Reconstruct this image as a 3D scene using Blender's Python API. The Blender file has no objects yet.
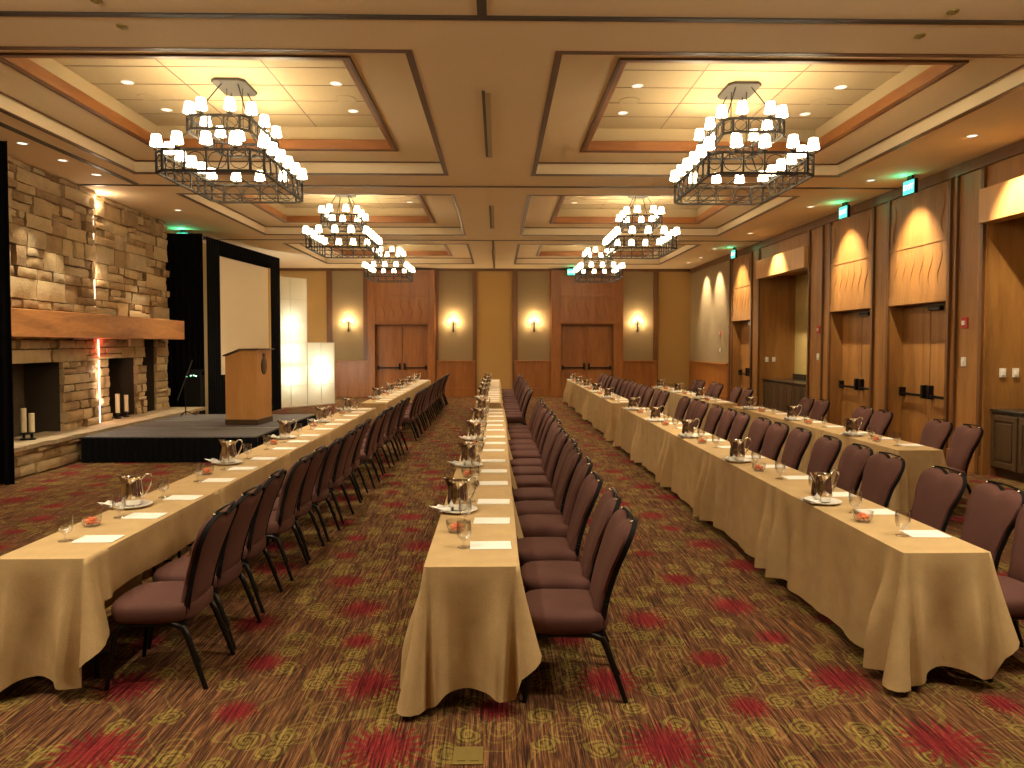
import bpy, math, random
from mathutils import Vector, Matrix
from math import sin, cos, pi, sqrt, atan2, radians
random.seed(7)
SC = bpy.context.scene
COL = SC.collection

# ------------------------------------------------------------------ mesh builder
class MB:
    def __init__(s): s.v = []; s.f = []
    def add(s, vs, fs):
        b = len(s.v); s.v += [tuple(p) for p in vs]; s.f += [tuple(b + i for i in f) for f in fs]
    def box(s, x0, x1, y0, y1, z0, z1):
        vs = [(x, y, z) for z in (z0, z1) for y in (y0, y1) for x in (x0, x1)]
        s.add(vs, [(0, 2, 3, 1), (4, 5, 7, 6), (0, 1, 5, 4), (2, 6, 7, 3), (0, 4, 6, 2), (1, 3, 7, 5)])
        return s
    def bar(s, p0, p1, w, h=None, up=(0, 0, 1)):
        h = w if h is None else h
        p0 = Vector(p0); p1 = Vector(p1); d = (p1 - p0).normalized(); u = Vector(up)
        if abs(d.dot(u)) > .98: u = Vector((0, 1, 0))
        a = d.cross(u).normalized(); b = a.cross(d).normalized()
        vs = [p + a * (i * w / 2) + b * (j * h / 2) for p in (p0, p1) for i, j in ((-1, -1), (1, -1), (1, 1), (-1, 1))]
        s.add(vs, [(3, 2, 1, 0), (4, 5, 6, 7), (0, 1, 5, 4), (1, 2, 6, 5), (2, 3, 7, 6), (3, 0, 4, 7)])
        return s
    def tube(s, pts, r, seg=8, closed=False, flat=1.0):
        pts = [Vector(p) for p in pts]; n = len(pts); rs = r if isinstance(r, (list, tuple)) else [r] * n
        prev = None; rings = []
        for i, p in enumerate(pts):
            if closed: d = pts[(i + 1) % n] - pts[i - 1]
            else: d = pts[min(i + 1, n - 1)] - pts[max(i - 1, 0)]
            d.normalize()
            if prev is None:
                u = Vector((0, 0, 1)) if abs(d.z) < .9 else Vector((0, 1, 0))
            else: u = prev
            a = d.cross(u)
            if a.length < 1e-6: a = d.cross(Vector((1, 0, 0)))
            a.normalize(); b = a.cross(d).normalized(); prev = b
            rings.append([p + a * (cos(2 * pi * k / seg) * rs[i] * flat) + b * (sin(2 * pi * k / seg) * rs[i]) for k in range(seg)])
        vs = [q for rg in rings for q in rg]; fs = []
        m = n if closed else n - 1
        for i in range(m):
            j = (i + 1) % n
            for k in range(seg):
                l = (k + 1) % seg
                fs.append((i * seg + k, i * seg + l, j * seg + l, j * seg + k))
        if not closed:
            fs.append(tuple(range(seg))[::-1]); fs.append(tuple((n - 1) * seg + k for k in range(seg)))
        s.add(vs, fs); return s
    def lathe(s, prof, seg=24, c=(0, 0, 0), sx=1, sy=1):
        vs = []; fs = []; idx = []
        for r, z in prof:
            if r < 1e-6: idx.append([len(vs)]); vs.append((c[0], c[1], c[2] + z))
            else:
                idx.append(list(range(len(vs), len(vs) + seg)))
                vs += [(c[0] + r * sx * cos(2 * pi * k / seg), c[1] + r * sy * sin(2 * pi * k / seg), c[2] + z) for k in range(seg)]
        for a, b in zip(idx, idx[1:]):
            for k in range(seg):
                l = (k + 1) % seg
                if len(a) == 1 and len(b) == 1: continue
                if len(a) == 1: fs.append((a[0], b[l], b[k]))
                elif len(b) == 1: fs.append((a[k], a[l], b[0]))
                else: fs.append((a[k], a[l], b[l], b[k]))
        s.add(vs, fs); return s
    def prism(s, poly, ext):
        n = len(poly); e = Vector(ext); P = [Vector(p) for p in poly]
        s.add(P + [p + e for p in P], [tuple(range(n))[::-1], tuple(range(n, 2 * n))] + [(i, (i + 1) % n, n + (i + 1) % n, n + i) for i in range(n)])
        return s
    def grid(s, fn, nu, nv, closed_u=False):
        vs = [fn(i, j) for i in range(nu) for j in range(nv)]; fs = []
        m = nu if closed_u else nu - 1
        for i in range(m):
            i2 = (i + 1) % nu
            for j in range(nv - 1): fs.append((i * nv + j, i2 * nv + j, i2 * nv + j + 1, i * nv + j + 1))
        s.add(vs, fs); return s
    def xf(s, M):
        s.v = [tuple(M @ Vector(p)) for p in s.v]; return s
    def build(s, name, mat, parent=None, smooth=None, bevel=0, recalc=True):
        me = bpy.data.meshes.new(name); me.from_pydata(s.v, [], s.f)
        if recalc:
            import bmesh
            bm = bmesh.new(); bm.from_mesh(me); bmesh.ops.recalc_face_normals(bm, faces=bm.faces); bm.to_mesh(me); bm.free()
        o = bpy.data.objects.new(name, me); COL.objects.link(o)
        for m in (mat if isinstance(mat, list) else [mat]): me.materials.append(m)
        if smooth is not None:
            me.polygons.foreach_set('use_smooth', [True] * len(me.polygons))
            me.set_sharp_from_angle(angle=radians(smooth))
        if bevel:
            b = o.modifiers.new('bevel', 'BEVEL'); b.width = bevel; b.segments = 2; b.limit_method = 'ANGLE'; b.angle_limit = radians(40)
        if parent: o.parent = parent
        return o

def tag(o, label, cat=None, group=None, kind=None):
    o['label'] = label
    if cat: o['category'] = cat
    if group: o['group'] = group
    if kind: o['kind'] = kind
    return o
def struct(o, label=None):
    o['kind'] = 'structure'
    if label: o['label'] = label
    return o
def empty(name, loc=(0, 0, 0), rz=0):
    o = bpy.data.objects.new(name, None); COL.objects.link(o); o.location = loc; o.rotation_euler = (0, 0, rz); o.empty_display_size = .1
    return o
def dup(o, loc=None, rz=None, parent=None):
    c = o.copy(); COL.objects.link(c)
    if parent: c.parent = parent
    if loc is not None: c.location = loc
    if rz is not None: c.rotation_euler = (0, 0, rz)
    for ch in list(KIDS.get(o.name, [])) or [x for x in o.children]:
        dup(ch, parent=c)
    return c
KIDS = {}
ORD = 'first second third fourth fifth sixth seventh eighth ninth tenth eleventh twelfth thirteenth fourteenth fifteenth'.split()

# ------------------------------------------------------------------ materials
def nt(name):
    m = bpy.data.materials.new(name); m.use_nodes = True; t = m.node_tree
    return m, t, t.nodes['Principled BSDF'], t.nodes, t.links
def plain(name, col, rough=.6, metal=0, spec=.5, emis=None, es=0):
    m, t, b, N, L = nt(name)
    b.inputs['Base Color'].default_value = (*col, 1); b.inputs['Roughness'].default_value = rough
    b.inputs['Metallic'].default_value = metal; b.inputs['Specular IOR Level'].default_value = spec
    if emis: b.inputs['Emission Color'].default_value = (*emis, 1); b.inputs['Emission Strength'].default_value = es
    return m
def mth(N, L, op, a, b=None, c=None):
    n = N.new('ShaderNodeMath'); n.operation = op
    for i, x in enumerate((a, b, c)):
        if x is None: continue
        if isinstance(x, (int, float)): n.inputs[i].default_value = x
        else: L.new(x, n.inputs[i])
    return n.outputs[0]
def mixc(N, L, fac, a, b):
    n = N.new('ShaderNodeMix'); n.data_type = 'RGBA'
    for i, x in ((0, fac), (6, a), (7, b)):
        if isinstance(x, (int, float)): n.inputs[i].default_value = x
        elif isinstance(x, tuple): n.inputs[i].default_value = (*x, 1)
        else: L.new(x, n.inputs[i])
    return n.outputs[2]
def noise(N, L, vec, scale, detail=3, rough=.55, dist=0):
    n = N.new('ShaderNodeTexNoise'); n.inputs['Scale'].default_value = scale; n.inputs['Detail'].default_value = detail
    n.inputs['Roughness'].default_value = rough; n.inputs['Distortion'].default_value = dist
    if vec is not None: L.new(vec, n.inputs['Vector'])
    return n
def mapping(N, L, scale, loc=(0, 0, 0), rot=(0, 0, 0)):
    tc = N.new('ShaderNodeTexCoord'); mp = N.new('ShaderNodeMapping'); L.new(tc.outputs['Object'], mp.inputs[0])
    mp.inputs['Scale'].default_value = scale; mp.inputs['Location'].default_value = loc; mp.inputs['Rotation'].default_value = rot
    return mp.outputs[0]
def ramp(N, L, fac, stops):
    r = N.new('ShaderNodeValToRGB'); e = r.color_ramp.elements
    while len(e) < len(stops): e.new(.5)
    for i, (p, c) in enumerate(stops): e[i].position = p; e[i].color = (*c, 1) if isinstance(c, tuple) else (c, c, c, 1)
    L.new(fac, r.inputs[0]); return r.outputs[0]
def bump(N, L, b, h, strength=.3, dist=.01):
    n = N.new('ShaderNodeBump'); n.inputs['Strength'].default_value = strength; n.inputs['Distance'].default_value = dist
    L.new(h, n.inputs['Height']); L.new(n.outputs[0], b.inputs['Normal'])
def wood(name, c1, c2, scale=(6, 6, .6), rough=.42):
    m, t, b, N, L = nt(name)
    v = mapping(N, L, scale)
    n1 = noise(N, L, v, 1.0, 5, .6, .6); n2 = noise(N, L, v, 9.0, 3, .6)
    f = mth(N, L, 'ADD', mth(N, L, 'MULTIPLY', n1.outputs[0], .75), mth(N, L, 'MULTIPLY', n2.outputs[0], .25))
    c = ramp(N, L, f, [(.32, c2), (.62, c1)])
    L.new(c, b.inputs['Base Color']); b.inputs['Roughness'].default_value = rough
    bump(N, L, b, n2.outputs[0], .12, .004); return m
def fabric(name, c1, c2, scale=220, rough=.9, big=1.5, bstr=.25):
    m, t, b, N, L = nt(name)
    v = mapping(N, L, (1, 1, 1)); n1 = noise(N, L, v, scale, 2); n2 = noise(N, L, v, big, 3)
    f = mth(N, L, 'ADD', mth(N, L, 'MULTIPLY', n1.outputs[0], .6), mth(N, L, 'MULTIPLY', n2.outputs[0], .4))
    L.new(ramp(N, L, f, [(.35, c2), (.65, c1)]), b.inputs['Base Color']); b.inputs['Roughness'].default_value = rough
    b.inputs['Specular IOR Level'].default_value = .2
    bump(N, L, b, n1.outputs[0], bstr, .002); return m

M = {}
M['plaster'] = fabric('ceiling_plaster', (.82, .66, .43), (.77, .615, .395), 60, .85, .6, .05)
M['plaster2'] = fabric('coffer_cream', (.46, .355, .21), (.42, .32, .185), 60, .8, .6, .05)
M['ctrim'] = wood('ceiling_trim_wood', (.13, .055, .022), (.08, .034, .014), (3, 3, 3))
M['cwood'] = wood('coffer_wood', (.29, .108, .026), (.20, .068, .016), (1.5, 1.5, 8), .35)
M['track'] = plain('track_dark', (.045, .032, .022), .5)
M['wood'] = wood('alder_wood', (.36, .160, .036), (.20, .080, .016), (5, 5, .5), .5)
M['woodd'] = wood('alder_wood_dark', (.16, .062, .015), (.10, .038, .009), (6, 6, .5))
M['woodfar'] = wood('cherry_wood', (.33, .118, .020), (.20, .064, .010), (5, 5, .6))
M['wooddoor'] = wood('door_wood', (.22, .082, .014), (.12, .043, .008), (4, 4, .4))
M['woodcab'] = wood('cabinet_wood', (.085, .045, .018), (.05, .026, .010), (6, 6, .6))
M['mantel'] = wood('mantel_wood', (.52, .22, .055), (.26, .09, .02), (5, .8, 5), .55)
M['maple'] = wood('maple_wood', (.62, .32, .10), (.52, .25, .075), (5, 5, .7), .4)
M['wallfab'] = fabric('wall_fabric_olive', (.30, .215, .115), (.25, .175, .092), 120, .9, .8)
M['wallbeige'] = fabric('wall_beige', (.50, .31, .115), (.44, .265, .09), 120, .85, .7)
M['wallyellow'] = fabric('wall_yellow', (.52, .38, .14), (.47, .34, .12), 80, .8, .7)
M['cloth'] = fabric('tablecloth_linen', (.58, .40, .197), (.43, .29, .138), 260, .8, 7, .3)
M['blackv'] = fabric('black_velour', (.0015, .0015, .002), (.001, .001, .0012), 150, 1.0, 2)
M['chairfab'] = fabric('chair_fabric', (.135, .058, .046), (.082, .034, .028), 330, .85, 2, .3)
M['blackm'] = plain('black_metal', (.012, .010, .009), .3, .6)
M['blackvinyl'] = plain('black_vinyl', (.006, .005, .005), .8, 0, .2)
M['chrome'] = plain('polished_steel', (.72, .68, .62), .12, 1)
M['alu'] = plain('aluminium', (.6, .6, .6), .3, 1)
M['brass'] = plain('brass', (.33, .24, .07), .5, .6)
M['white'] = plain('white_china', (.85, .82, .76), .3)
M['paper'] = plain('white_paper', (.88, .86, .80), .7)
M['napkin'] = plain('white_napkin', (.85, .82, .76), .9)
M['candy'] = plain('orange_candy', (.85, .16, .05), .35)
M['wax'] = plain('cream_wax', (.72, .60, .38), .6)
M['iron'] = plain('bronze_iron', (.022, .015, .010), .6, .3)
M['canopy'] = plain('canopy_bronze', (.05, .04, .03), .6, .3)
M['screen'] = plain('screen_fabric', (.80, .68, .48), .8)
M['stage'] = fabric('stage_carpet', (.13, .12, .115), (.10, .092, .088), 120, .9, 3)
M['seam'] = plain('stage_edge', (.30, .28, .26), .5)
M['firebox'] = fabric('firebox_panel', (.13, .095, .065), (.10, .07, .045), 10, .7, 1)
M['mortar'] = plain('dark_mortar', (.045, .030, .018), .95)
M['red'] = plain('red_plastic', (.45, .02, .015), .4)
M['plate'] = plain('white_plastic', (.75, .72, .65), .4)
M['stonetop'] = plain('black_granite', (.03, .025, .02), .2)
M['drive'] = plain('dark_plastic', (.004, .004, .004), .7, 0, .2)
# stone
m, t, b, N, L = nt('ledge_stone')
g = N.new('ShaderNodeNewGeometry'); v = mapping(N, L, (1, 1, 1)); n1 = noise(N, L, v, 5, 5, .65); n2 = noise(N, L, v, 26, 4, .7)
f = mth(N, L, 'ADD', mth(N, L, 'MULTIPLY', g.outputs['Random Per Island'], .55), mth(N, L, 'MULTIPLY', n1.outputs[0], .45))
L.new(ramp(N, L, f, [(.15, (.20, .12, .055)), (.4, (.38, .25, .115)), (.62, (.52, .38, .20)), (.85, (.36, .27, .16))]), b.inputs['Base Color'])
b.inputs['Roughness'].default_value = .85; bump(N, L, b, n2.outputs[0], .6, .03); M['stone'] = m
# glass (thin)
m, t, b, N, L = nt('thin_glass')
N.remove(b); out = N['Material Output']; tr = N.new('ShaderNodeBsdfTransparent'); gl = N.new('ShaderNodeBsdfGlossy'); mx = N.new('ShaderNodeMixShader'); lw = N.new('ShaderNodeLayerWeight')
tr.inputs[0].default_value = (.975, .97, .96, 1); gl.inputs['Roughness'].default_value = .12; lw.inputs[0].default_value = .35
L.new(mth(N, L, 'ADD', mth(N, L, 'MULTIPLY', lw.outputs['Facing'], .62), .06), mx.inputs[0]); L.new(tr.outputs[0], mx.inputs[1]); L.new(gl.outputs[0], mx.inputs[2]); L.new(mx.outputs[0], out.inputs[0]); M['glass'] = m
# lamp shade
SHADE_E = 9.0
m, t, b, N, L = nt('lamp_shade_glow')
b.inputs['Base Color'].default_value = (.9, .82, .65, 1); b.inputs['Emission Color'].default_value = (1, .83, .55, 1); b.inputs['Emission Strength'].default_value = SHADE_E
b.inputs['Roughness'].default_value = .8; M['shade'] = m
m, t, b, N, L = nt('translucent_panel')
N.remove(b); out = N['Material Output']; tl = N.new('ShaderNodeBsdfTranslucent'); df = N.new('ShaderNodeBsdfDiffuse'); mx = N.new('ShaderNodeMixShader'); mx.inputs[0].default_value = .35
tl.inputs[0].default_value = (.95, .93, .82, 1); df.inputs[0].default_value = (.8, .78, .68, 1)
L.new(tl.outputs[0], mx.inputs[1]); L.new(df.outputs[0], mx.inputs[2]); L.new(mx.outputs[0], out.inputs[0]); M['transl'] = m
def glow(name, col, s): return plain(name, (0.02, 0.02, 0.02), .5, 0, .2, col, s)
M['bulb'] = glow('bulb_glow', (1, .78, .48), 25)
M['down'] = glow('downlight_glow', (1, .88, .68), .9)
M['exit'] = glow('exit_sign_green', (.08, .75, .45), 1.0)
M['exitw'] = glow('exit_letters', (.7, 1, .88), 1.6)
M['strip'] = glow('strip_glow', (1, .72, .5), 3.5)
M['led'] = glow('green_led', (.4, 1, .5), 3)

# carpet
def carpet():
    m, t, b, N, L = nt('patterned_carpet')
    tc = N.new('ShaderNodeTexCoord'); P = tc.outputs['Object']
    sp = N.new('ShaderNodeSeparateXYZ'); L.new(P, sp.inputs[0]); X, Y = sp.outputs[0], sp.outputs[1]
    # streaks along Y
    st = noise(N, L, mapping(N, L, (120, 4.5, 1)), 1.0, 3, .75)
    st2 = noise(N, L, mapping(N, L, (66, 1.6, 1), (3, 7, 0)), 1.0, 2, .6)
    s = mth(N, L, 'ADD', mth(N, L, 'MULTIPLY', st.outputs[0], .65), mth(N, L, 'MULTIPLY', st2.outputs[0], .35))
    base = ramp(N, L, s, [(.38, (.016, .008, .006)), (.45, (.062, .026, .015)), (.53, (.145, .060, .025)), (.60, (.30, .145, .062))])
    # slow olive/brown patches
    pz = noise(N, L, mapping(N, L, (1, .7, 1)), 1.5, 2)
    base = mixc(N, L, ramp(N, L, pz.outputs[0], [(.48, 0.0), (.65, .15)]), base, mixc(N, L, s, (.03, .022, .008), (.17, .12, .035)))
    # olive scroll rings, from two shifted voronoi fields
    def rings(scale, off, thick, R):
        mp = N.new('ShaderNodeMapping'); L.new(P, mp.inputs[0]); mp.inputs['Scale'].default_value = (scale, scale, 0); mp.inputs['Location'].default_value = off
        dn = noise(N, L, mp.outputs[0], 1.3, 1); dv = N.new('ShaderNodeVectorMath'); dv.operation = 'SCALE'; dv.inputs[3].default_value = .35
        L.new(dn.outputs[1], dv.inputs[0]); ad = N.new('ShaderNodeVectorMath'); ad.operation = 'ADD'; L.new(mp.outputs[0], ad.inputs[0]); L.new(dv.outputs[0], ad.inputs[1])
        vo = N.new('ShaderNodeTexVoronoi'); vo.voronoi_dimensions = '2D'; vo.inputs['Randomness'].default_value = .85; vo.inputs['Scale'].default_value = 1
        L.new(ad.outputs[0], vo.inputs['Vector'])
        su = N.new('ShaderNodeVectorMath'); su.operation = 'SUBTRACT'; L.new(ad.outputs[0], su.inputs[0]); L.new(vo.outputs['Position'], su.inputs[1])
        q = N.new('ShaderNodeSeparateXYZ'); L.new(su.outputs[0], q.inputs[0])
        ang = mth(N, L, 'ARCTAN2', q.outputs[1], q.outputs[0]); r = vo.outputs['Distance']
        ph = mth(N, L, 'ADD', mth(N, L, 'MULTIPLY', r, 6.5), mth(N, L, 'DIVIDE', ang, 2 * pi))
        fr = mth(N, L, 'FRACT', ph); line = mth(N, L, 'LESS_THAN', fr, thick)
        lob = mth(N, L, 'ADD', R, mth(N, L, 'MULTIPLY', mth(N, L, 'SINE', mth(N, L, 'MULTIPLY', ang, 5)), R * .16))
        cs = N.new('ShaderNodeSeparateColor'); L.new(vo.outputs['Color'], cs.inputs[0])
        keep = mth(N, L, 'GREATER_THAN', cs.outputs[0], .42)
        edge = mth(N, L, 'ADD', r, mth(N, L, 'MULTIPLY', mth(N, L, 'SUBTRACT', st.outputs[0], .5), .22))
        return mth(N, L, 'MULTIPLY', mth(N, L, 'MULTIPLY', line, keep), mth(N, L, 'LESS_THAN', edge, lob))
    r1 = rings(4.6, (0.3, .2, 0), .62, .36); r2 = rings(3.1, (5.3, 2.7, 0), .26, .42)
    # tendrils: contour lines of noise
    nn = noise(N, L, mapping(N, L, (1, 1, 0), (9, 4, 0)), 2.6, 1, .4, .8)
    td = mth(N, L, 'LESS_THAN', mth(N, L, 'ABSOLUTE', mth(N, L, 'SUBTRACT', nn.outputs[0], .5)), .010)
    sc = mth(N, L, 'MAXIMUM', mth(N, L, 'MAXIMUM', r1, mth(N, L, 'MULTIPLY', r2, .6)), mth(N, L, 'MULTIPLY', td, .55))
    olive = mixc(N, L, ramp(N, L, s, [(.38, 0.0), (.6, 1.0)]), (.06, .044, .008), (.36, .27, .065))
    col = mixc(N, L, mth(N, L, 'MULTIPLY', sc, .78), base, olive)
    # red dahlias on a repeating lattice
    PX, PY = 1.35, 2.75
    pts = [(.80, 3.32, .20), (-.02, 3.68, .115), (.62, 3.97, .18), (-.06, 4.25, .125), (.45, 4.56, .12), (1.03, 4.87, .16), (.37, 5.12, .17), (.12, 5.72, .15)]
    jit = noise(N, L, P, 40, 2, .7); red = None
    for px, py, R in pts:
        dx = mth(N, L, 'SUBTRACT', mth(N, L, 'FLOORED_MODULO', mth(N, L, 'ADD', X, -px + PX / 2), PX), PX / 2)
        dy = mth(N, L, 'SUBTRACT', mth(N, L, 'FLOORED_MODULO', mth(N, L, 'ADD', Y, -py + PY / 2), PY), PY / 2)
        d = mth(N, L, 'SQRT', mth(N, L, 'ADD', mth(N, L, 'MULTIPLY', dx, dx), mth(N, L, 'MULTIPLY', dy, dy)))
        a = mth(N, L, 'ARCTAN2', dy, dx)
        k = mth(N, L, 'ADD', mth(N, L, 'DIVIDE', d, R), mth(N, L, 'MULTIPLY', mth(N, L, 'SINE', mth(N, L, 'MULTIPLY', a, 19)), .22))
        red = k if red is None else mth(N, L, 'MINIMUM', red, k)
    red = mth(N, L, 'ADD', red, mth(N, L, 'MULTIPLY', mth(N, L, 'SUBTRACT', jit.outputs[0], .5), 1.1))
    red = mth(N, L, 'ADD', red, mth(N, L, 'MULTIPLY', mth(N, L, 'SUBTRACT', st.outputs[0], .5), .5))
    rm = ramp(N, L, red, [(.30, .95), (.80, .70), (1.12, 0.0)])
    rc = mixc(N, L, ramp(N, L, s, [(.40, 0.0), (.58, 1.0)]), (.045, .004, .007), (.27, .018, .026))
    col = mixc(N, L, rm, col, rc)
    hs = N.new('ShaderNodeHueSaturation'); hs.inputs['Value'].default_value = .88; hs.inputs['Saturation'].default_value = 1.0; L.new(col, hs.inputs['Color']); col = hs.outputs[0]
    L.new(col, b.inputs['Base Color']); b.inputs['Roughness'].default_value = .95; b.inputs['Specular IOR Level'].default_value = .1
    bump(N, L, b, st.outputs[0], .4, .006)
    return m
M['carpet'] = carpet()

# ------------------------------------------------------------------ room constants
XR, XL, YF, YB, H = 7.08, -8.0, 26.0, -6.0, 4.66
CX = -.13
struct(MB().box(XL - .2, XR + 1.2, YB - .2, YF + .2, -.1, 0).build('floor', M['carpet']), 'patterned brown, olive and red carpet')

# ceiling with coffers -------------------------------------------------
COFX = [(-5.86, -.80), (.54, 5.6)]
COFY = [(6.74 + 6.42 * k, 11.68 + 6.42 * k) for k in (-1, 0, 1, 2)]
cb = MB()
T = .9
ys = [YB - .2] + [y for ab in COFY for y in ab] + [YF + .2]
cb.box(XL - .2, COFX[0][0], YB - .2, YF + .2, H, H + T)
cb.box(COFX[0][1], COFX[1][0], YB - .2, YF + .2, H, H + T)
cb.box(COFX[1][1], XR + 1.2, YB - .2, YF + .2, H, H + T)
for a, b_ in COFX:
    for i in range(0, len(ys), 2): cb.box(a, b_, ys[i], ys[i + 1], H, H + T)
struct(cb.build('ceiling', M['plaster']), 'tan plaster ceiling with deep coffers')
def ring(mb, x0, x1, y0, y1, z0, z1, w):
    mb.box(x0, x1, y0, y0 + w, z0, z1); mb.box(x0, x1, y1 - w, y1, z0, z1)
    mb.box(x0, x0 + w, y0 + w, y1 - w, z0, z1); mb.box(x1 - w, x1, y0 + w, y1 - w, z0, z1)
n = 0
COFC = []
for (y0, y1) in COFY:
    for (x0, x1) in COFX:
        n += 1
        ix0, ix1, iy0, iy1 = x0 + .74, x1 - .74, y0 + .68, y1 - .78
        COFC.append(((ix0 + ix1) / 2, (iy0 + iy1) / 2, y0))
        a = MB(); ring(a, x0, x1, y0, y1, H + .20, H + T, .70)  # stepped plaster margin
        a2 = MB(); 
        a.box(ix0 - .04, ix0, y0 + .7, y1 - .7, H + .20, H + T); a.box(ix1, ix1 + .04, y0 + .7, y1 - .7, H + .20, H + T)
        a.box(ix0, ix1, iy1, y1 - .7 + .001, H + .20, H + T) if iy1 < y1 - .7 else None
        struct(a.build('ceiling_coffer', M['plaster']), 'stepped plaster margin of a ceiling coffer')
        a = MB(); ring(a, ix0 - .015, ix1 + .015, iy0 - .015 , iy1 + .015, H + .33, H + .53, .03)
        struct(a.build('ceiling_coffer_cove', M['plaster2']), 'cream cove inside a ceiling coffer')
        a = MB(); ring(a, ix0, ix1, iy0, iy1, H + .185, H + .33, .07)
        struct(a.build('trim_%d' % n, M['cwood'], bevel=.006), 'orange wood band of a ceiling coffer')
        a = MB(); ring(a, ix0 - .03, ix1 + .03, iy0 - .03, iy1 + .03, H + .178, H + .205, .035)
        ring(a, x0, x1, y0, y1, H - .006, H + .012, .07); ring(a, x0 + .06, x1 - .06, y0 + .06, y1 - .06, H + .18, H + .202, .012)
        struct(a.build('trim_%d' % (n + 20), M['ctrim']), 'dark brown moulding round a ceiling coffer')
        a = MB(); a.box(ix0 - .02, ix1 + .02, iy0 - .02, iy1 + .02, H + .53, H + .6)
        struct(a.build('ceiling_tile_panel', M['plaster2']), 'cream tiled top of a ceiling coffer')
        a = MB()
        for k in range(1, 4):
            if k < 3: a.box(ix0 + (ix1 - ix0) * k / 3 - .006, ix0 + (ix1 - ix0) * k / 3 + .006, iy0, iy1, H + .526, H + .535)
        for k in range(1, 6):
            a.box(ix0, ix1, iy0 + (iy1 - iy0) * k / 6 - .005, iy0 + (iy1 - iy0) * k / 6 + .005, H + .526, H + .535)
        struct(a.build('trim_%d' % (n + 40), M['ctrim']), 'joint lines between the coffer ceiling tiles')
# movable wall tracks
a = MB()
for y in (-.35, 6.07, 12.49, 18.91): a.box(XL, XR, y - .035, y + .035, H - .012, H + .01)
struct(a.build('trim_70', M['track']), 'dark wall tracks running across the ceiling')
a = MB(); a.box(CX - .04, CX + .04, YB, 6.03, H - .012, H + .01); a.box(CX - .03, CX + .03, 18.95, YF, H - .012, H + .01)
struct(a.build('trim_71', M['track']), 'dark wall track along the centre of the ceiling')
a = MB(); a.box(-6.24, -6.14, YB, 12.4, H - .01, H + .01)
struct(a.build('trim_72', M['track']), 'dark linear slot beside the stone wall')
for k in range(3):
    y = 7.8 + 6.42 * k
    o = empty('ceiling_vent', (CX, y + 1.35, H))
    MB().box(-.045, -.01, -1.35, 1.35, -.012, 0).build('slot', M['track'], o)
    MB().box(-.01, .05, -1.35, 1.35, -.018, 0).build('frame', M['plaster2'], o)
    tag(o, ['long slot air vent in the ceiling strip between the big front chandeliers', 'slot air vent between the middle pair of chandeliers', 'slot air vent between the two chandeliers by the far wall'][k], 'air vent', 'slot vents in the ceiling')
# crown
a = MB(); a.box(XR - .05, XR, YB, YF, H - .17, H); struct(a.build('trim_80', M['woodd']), 'dark crown moulding along the door side wall')
a = MB(); a.box(XL, XR, YF - .06, YF, H - .1, H); struct(a.build('trim_81', M['woodd']), 'dark crown moulding along the far wall')

# ------------------------------------------------------------------ walls
struct(MB().box(XL - .2, XL, YB, YF, 0, H).build('wall_left', M['wallbeige']), 'beige side wall behind the stage')
struct(MB().box(XL - .2, XR + 1.2, YB - .2, YB, 0, H).build('wall_back', M['wallbeige']), 'beige wall')
struct(MB().box(XL - .2, XR + 1.2, YF, YF + .2, 0, H).build('wall_far', M['wallbeige']), 'beige far wall')

def carve(mb, x, y0, y1, z0, z1, n, axis, r=.022, wob=.045):
    # S-shaped carved reeds standing slightly proud of a panel
    for k in range(n):
        c = y0 + (y1 - y0) * (k + .5) / n
        P = []
        for i in range(17):
            t_ = i / 16; q = c + wob * sin(2 * pi * t_); z = z0 + (z1 - z0) * t_
            P.append((x, q, z) if axis == 'y' else (q, x, z))
        mb.tube(P, [r * (0.35 + .65 * sin(pi * i / 16) ** .6) for i in range(17)], 6)

# far wall
fw = MB()
def F(x0, x1, z0, z1, d, mb=None): (mb or fw).box(x0, x1, YF - d, YF, z0, z1)
fab = MB()
for x0, x1 in ((-6.0, -4.88), (-2.16, -.90), (.72, 1.90), (4.55, 5.68)): F(x0, x1, 1.3, 4.56, .03, fab)
struct(fab.build('wall_far_panel', M['wallfab']), 'olive fabric panels on the far wall')
for x0, x1 in ((-6.2, -6.0), (-4.88, -4.68), (-2.27, -2.16), (-.92, -.78), (.53, .72), (5.67, 5.85)): F(x0, x1, 0, 4.56, .10)  # dark strips: shadow of the vertical recesses put into the wood colour
dk = fw; fw = MB()
struct(dk.build('trim_82', M['woodd'], bevel=.006), 'far wall pilasters, recess shadow put into their dark wood colour')
for x0, x1 in ((-6.0, -4.66), (-2.25, -.84), (.60, 1.92), (4.50, 5.82)):
    F(x0, x1, 0, 1.28, .13); F(x0 - .02, x1 + .02, 1.26, 1.32, .17); F(x0 - .01, x1 + .01, 0, .32, .15)
    F(x0, x0 + .12, .32, 1.26, .15); F(x1 - .12, x1, .32, 1.26, .15)
struct(fw.build('trim_83', M['woodfar'], bevel=.008), 'reddish wood wainscot on the far wall')
fw = MB()
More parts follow.
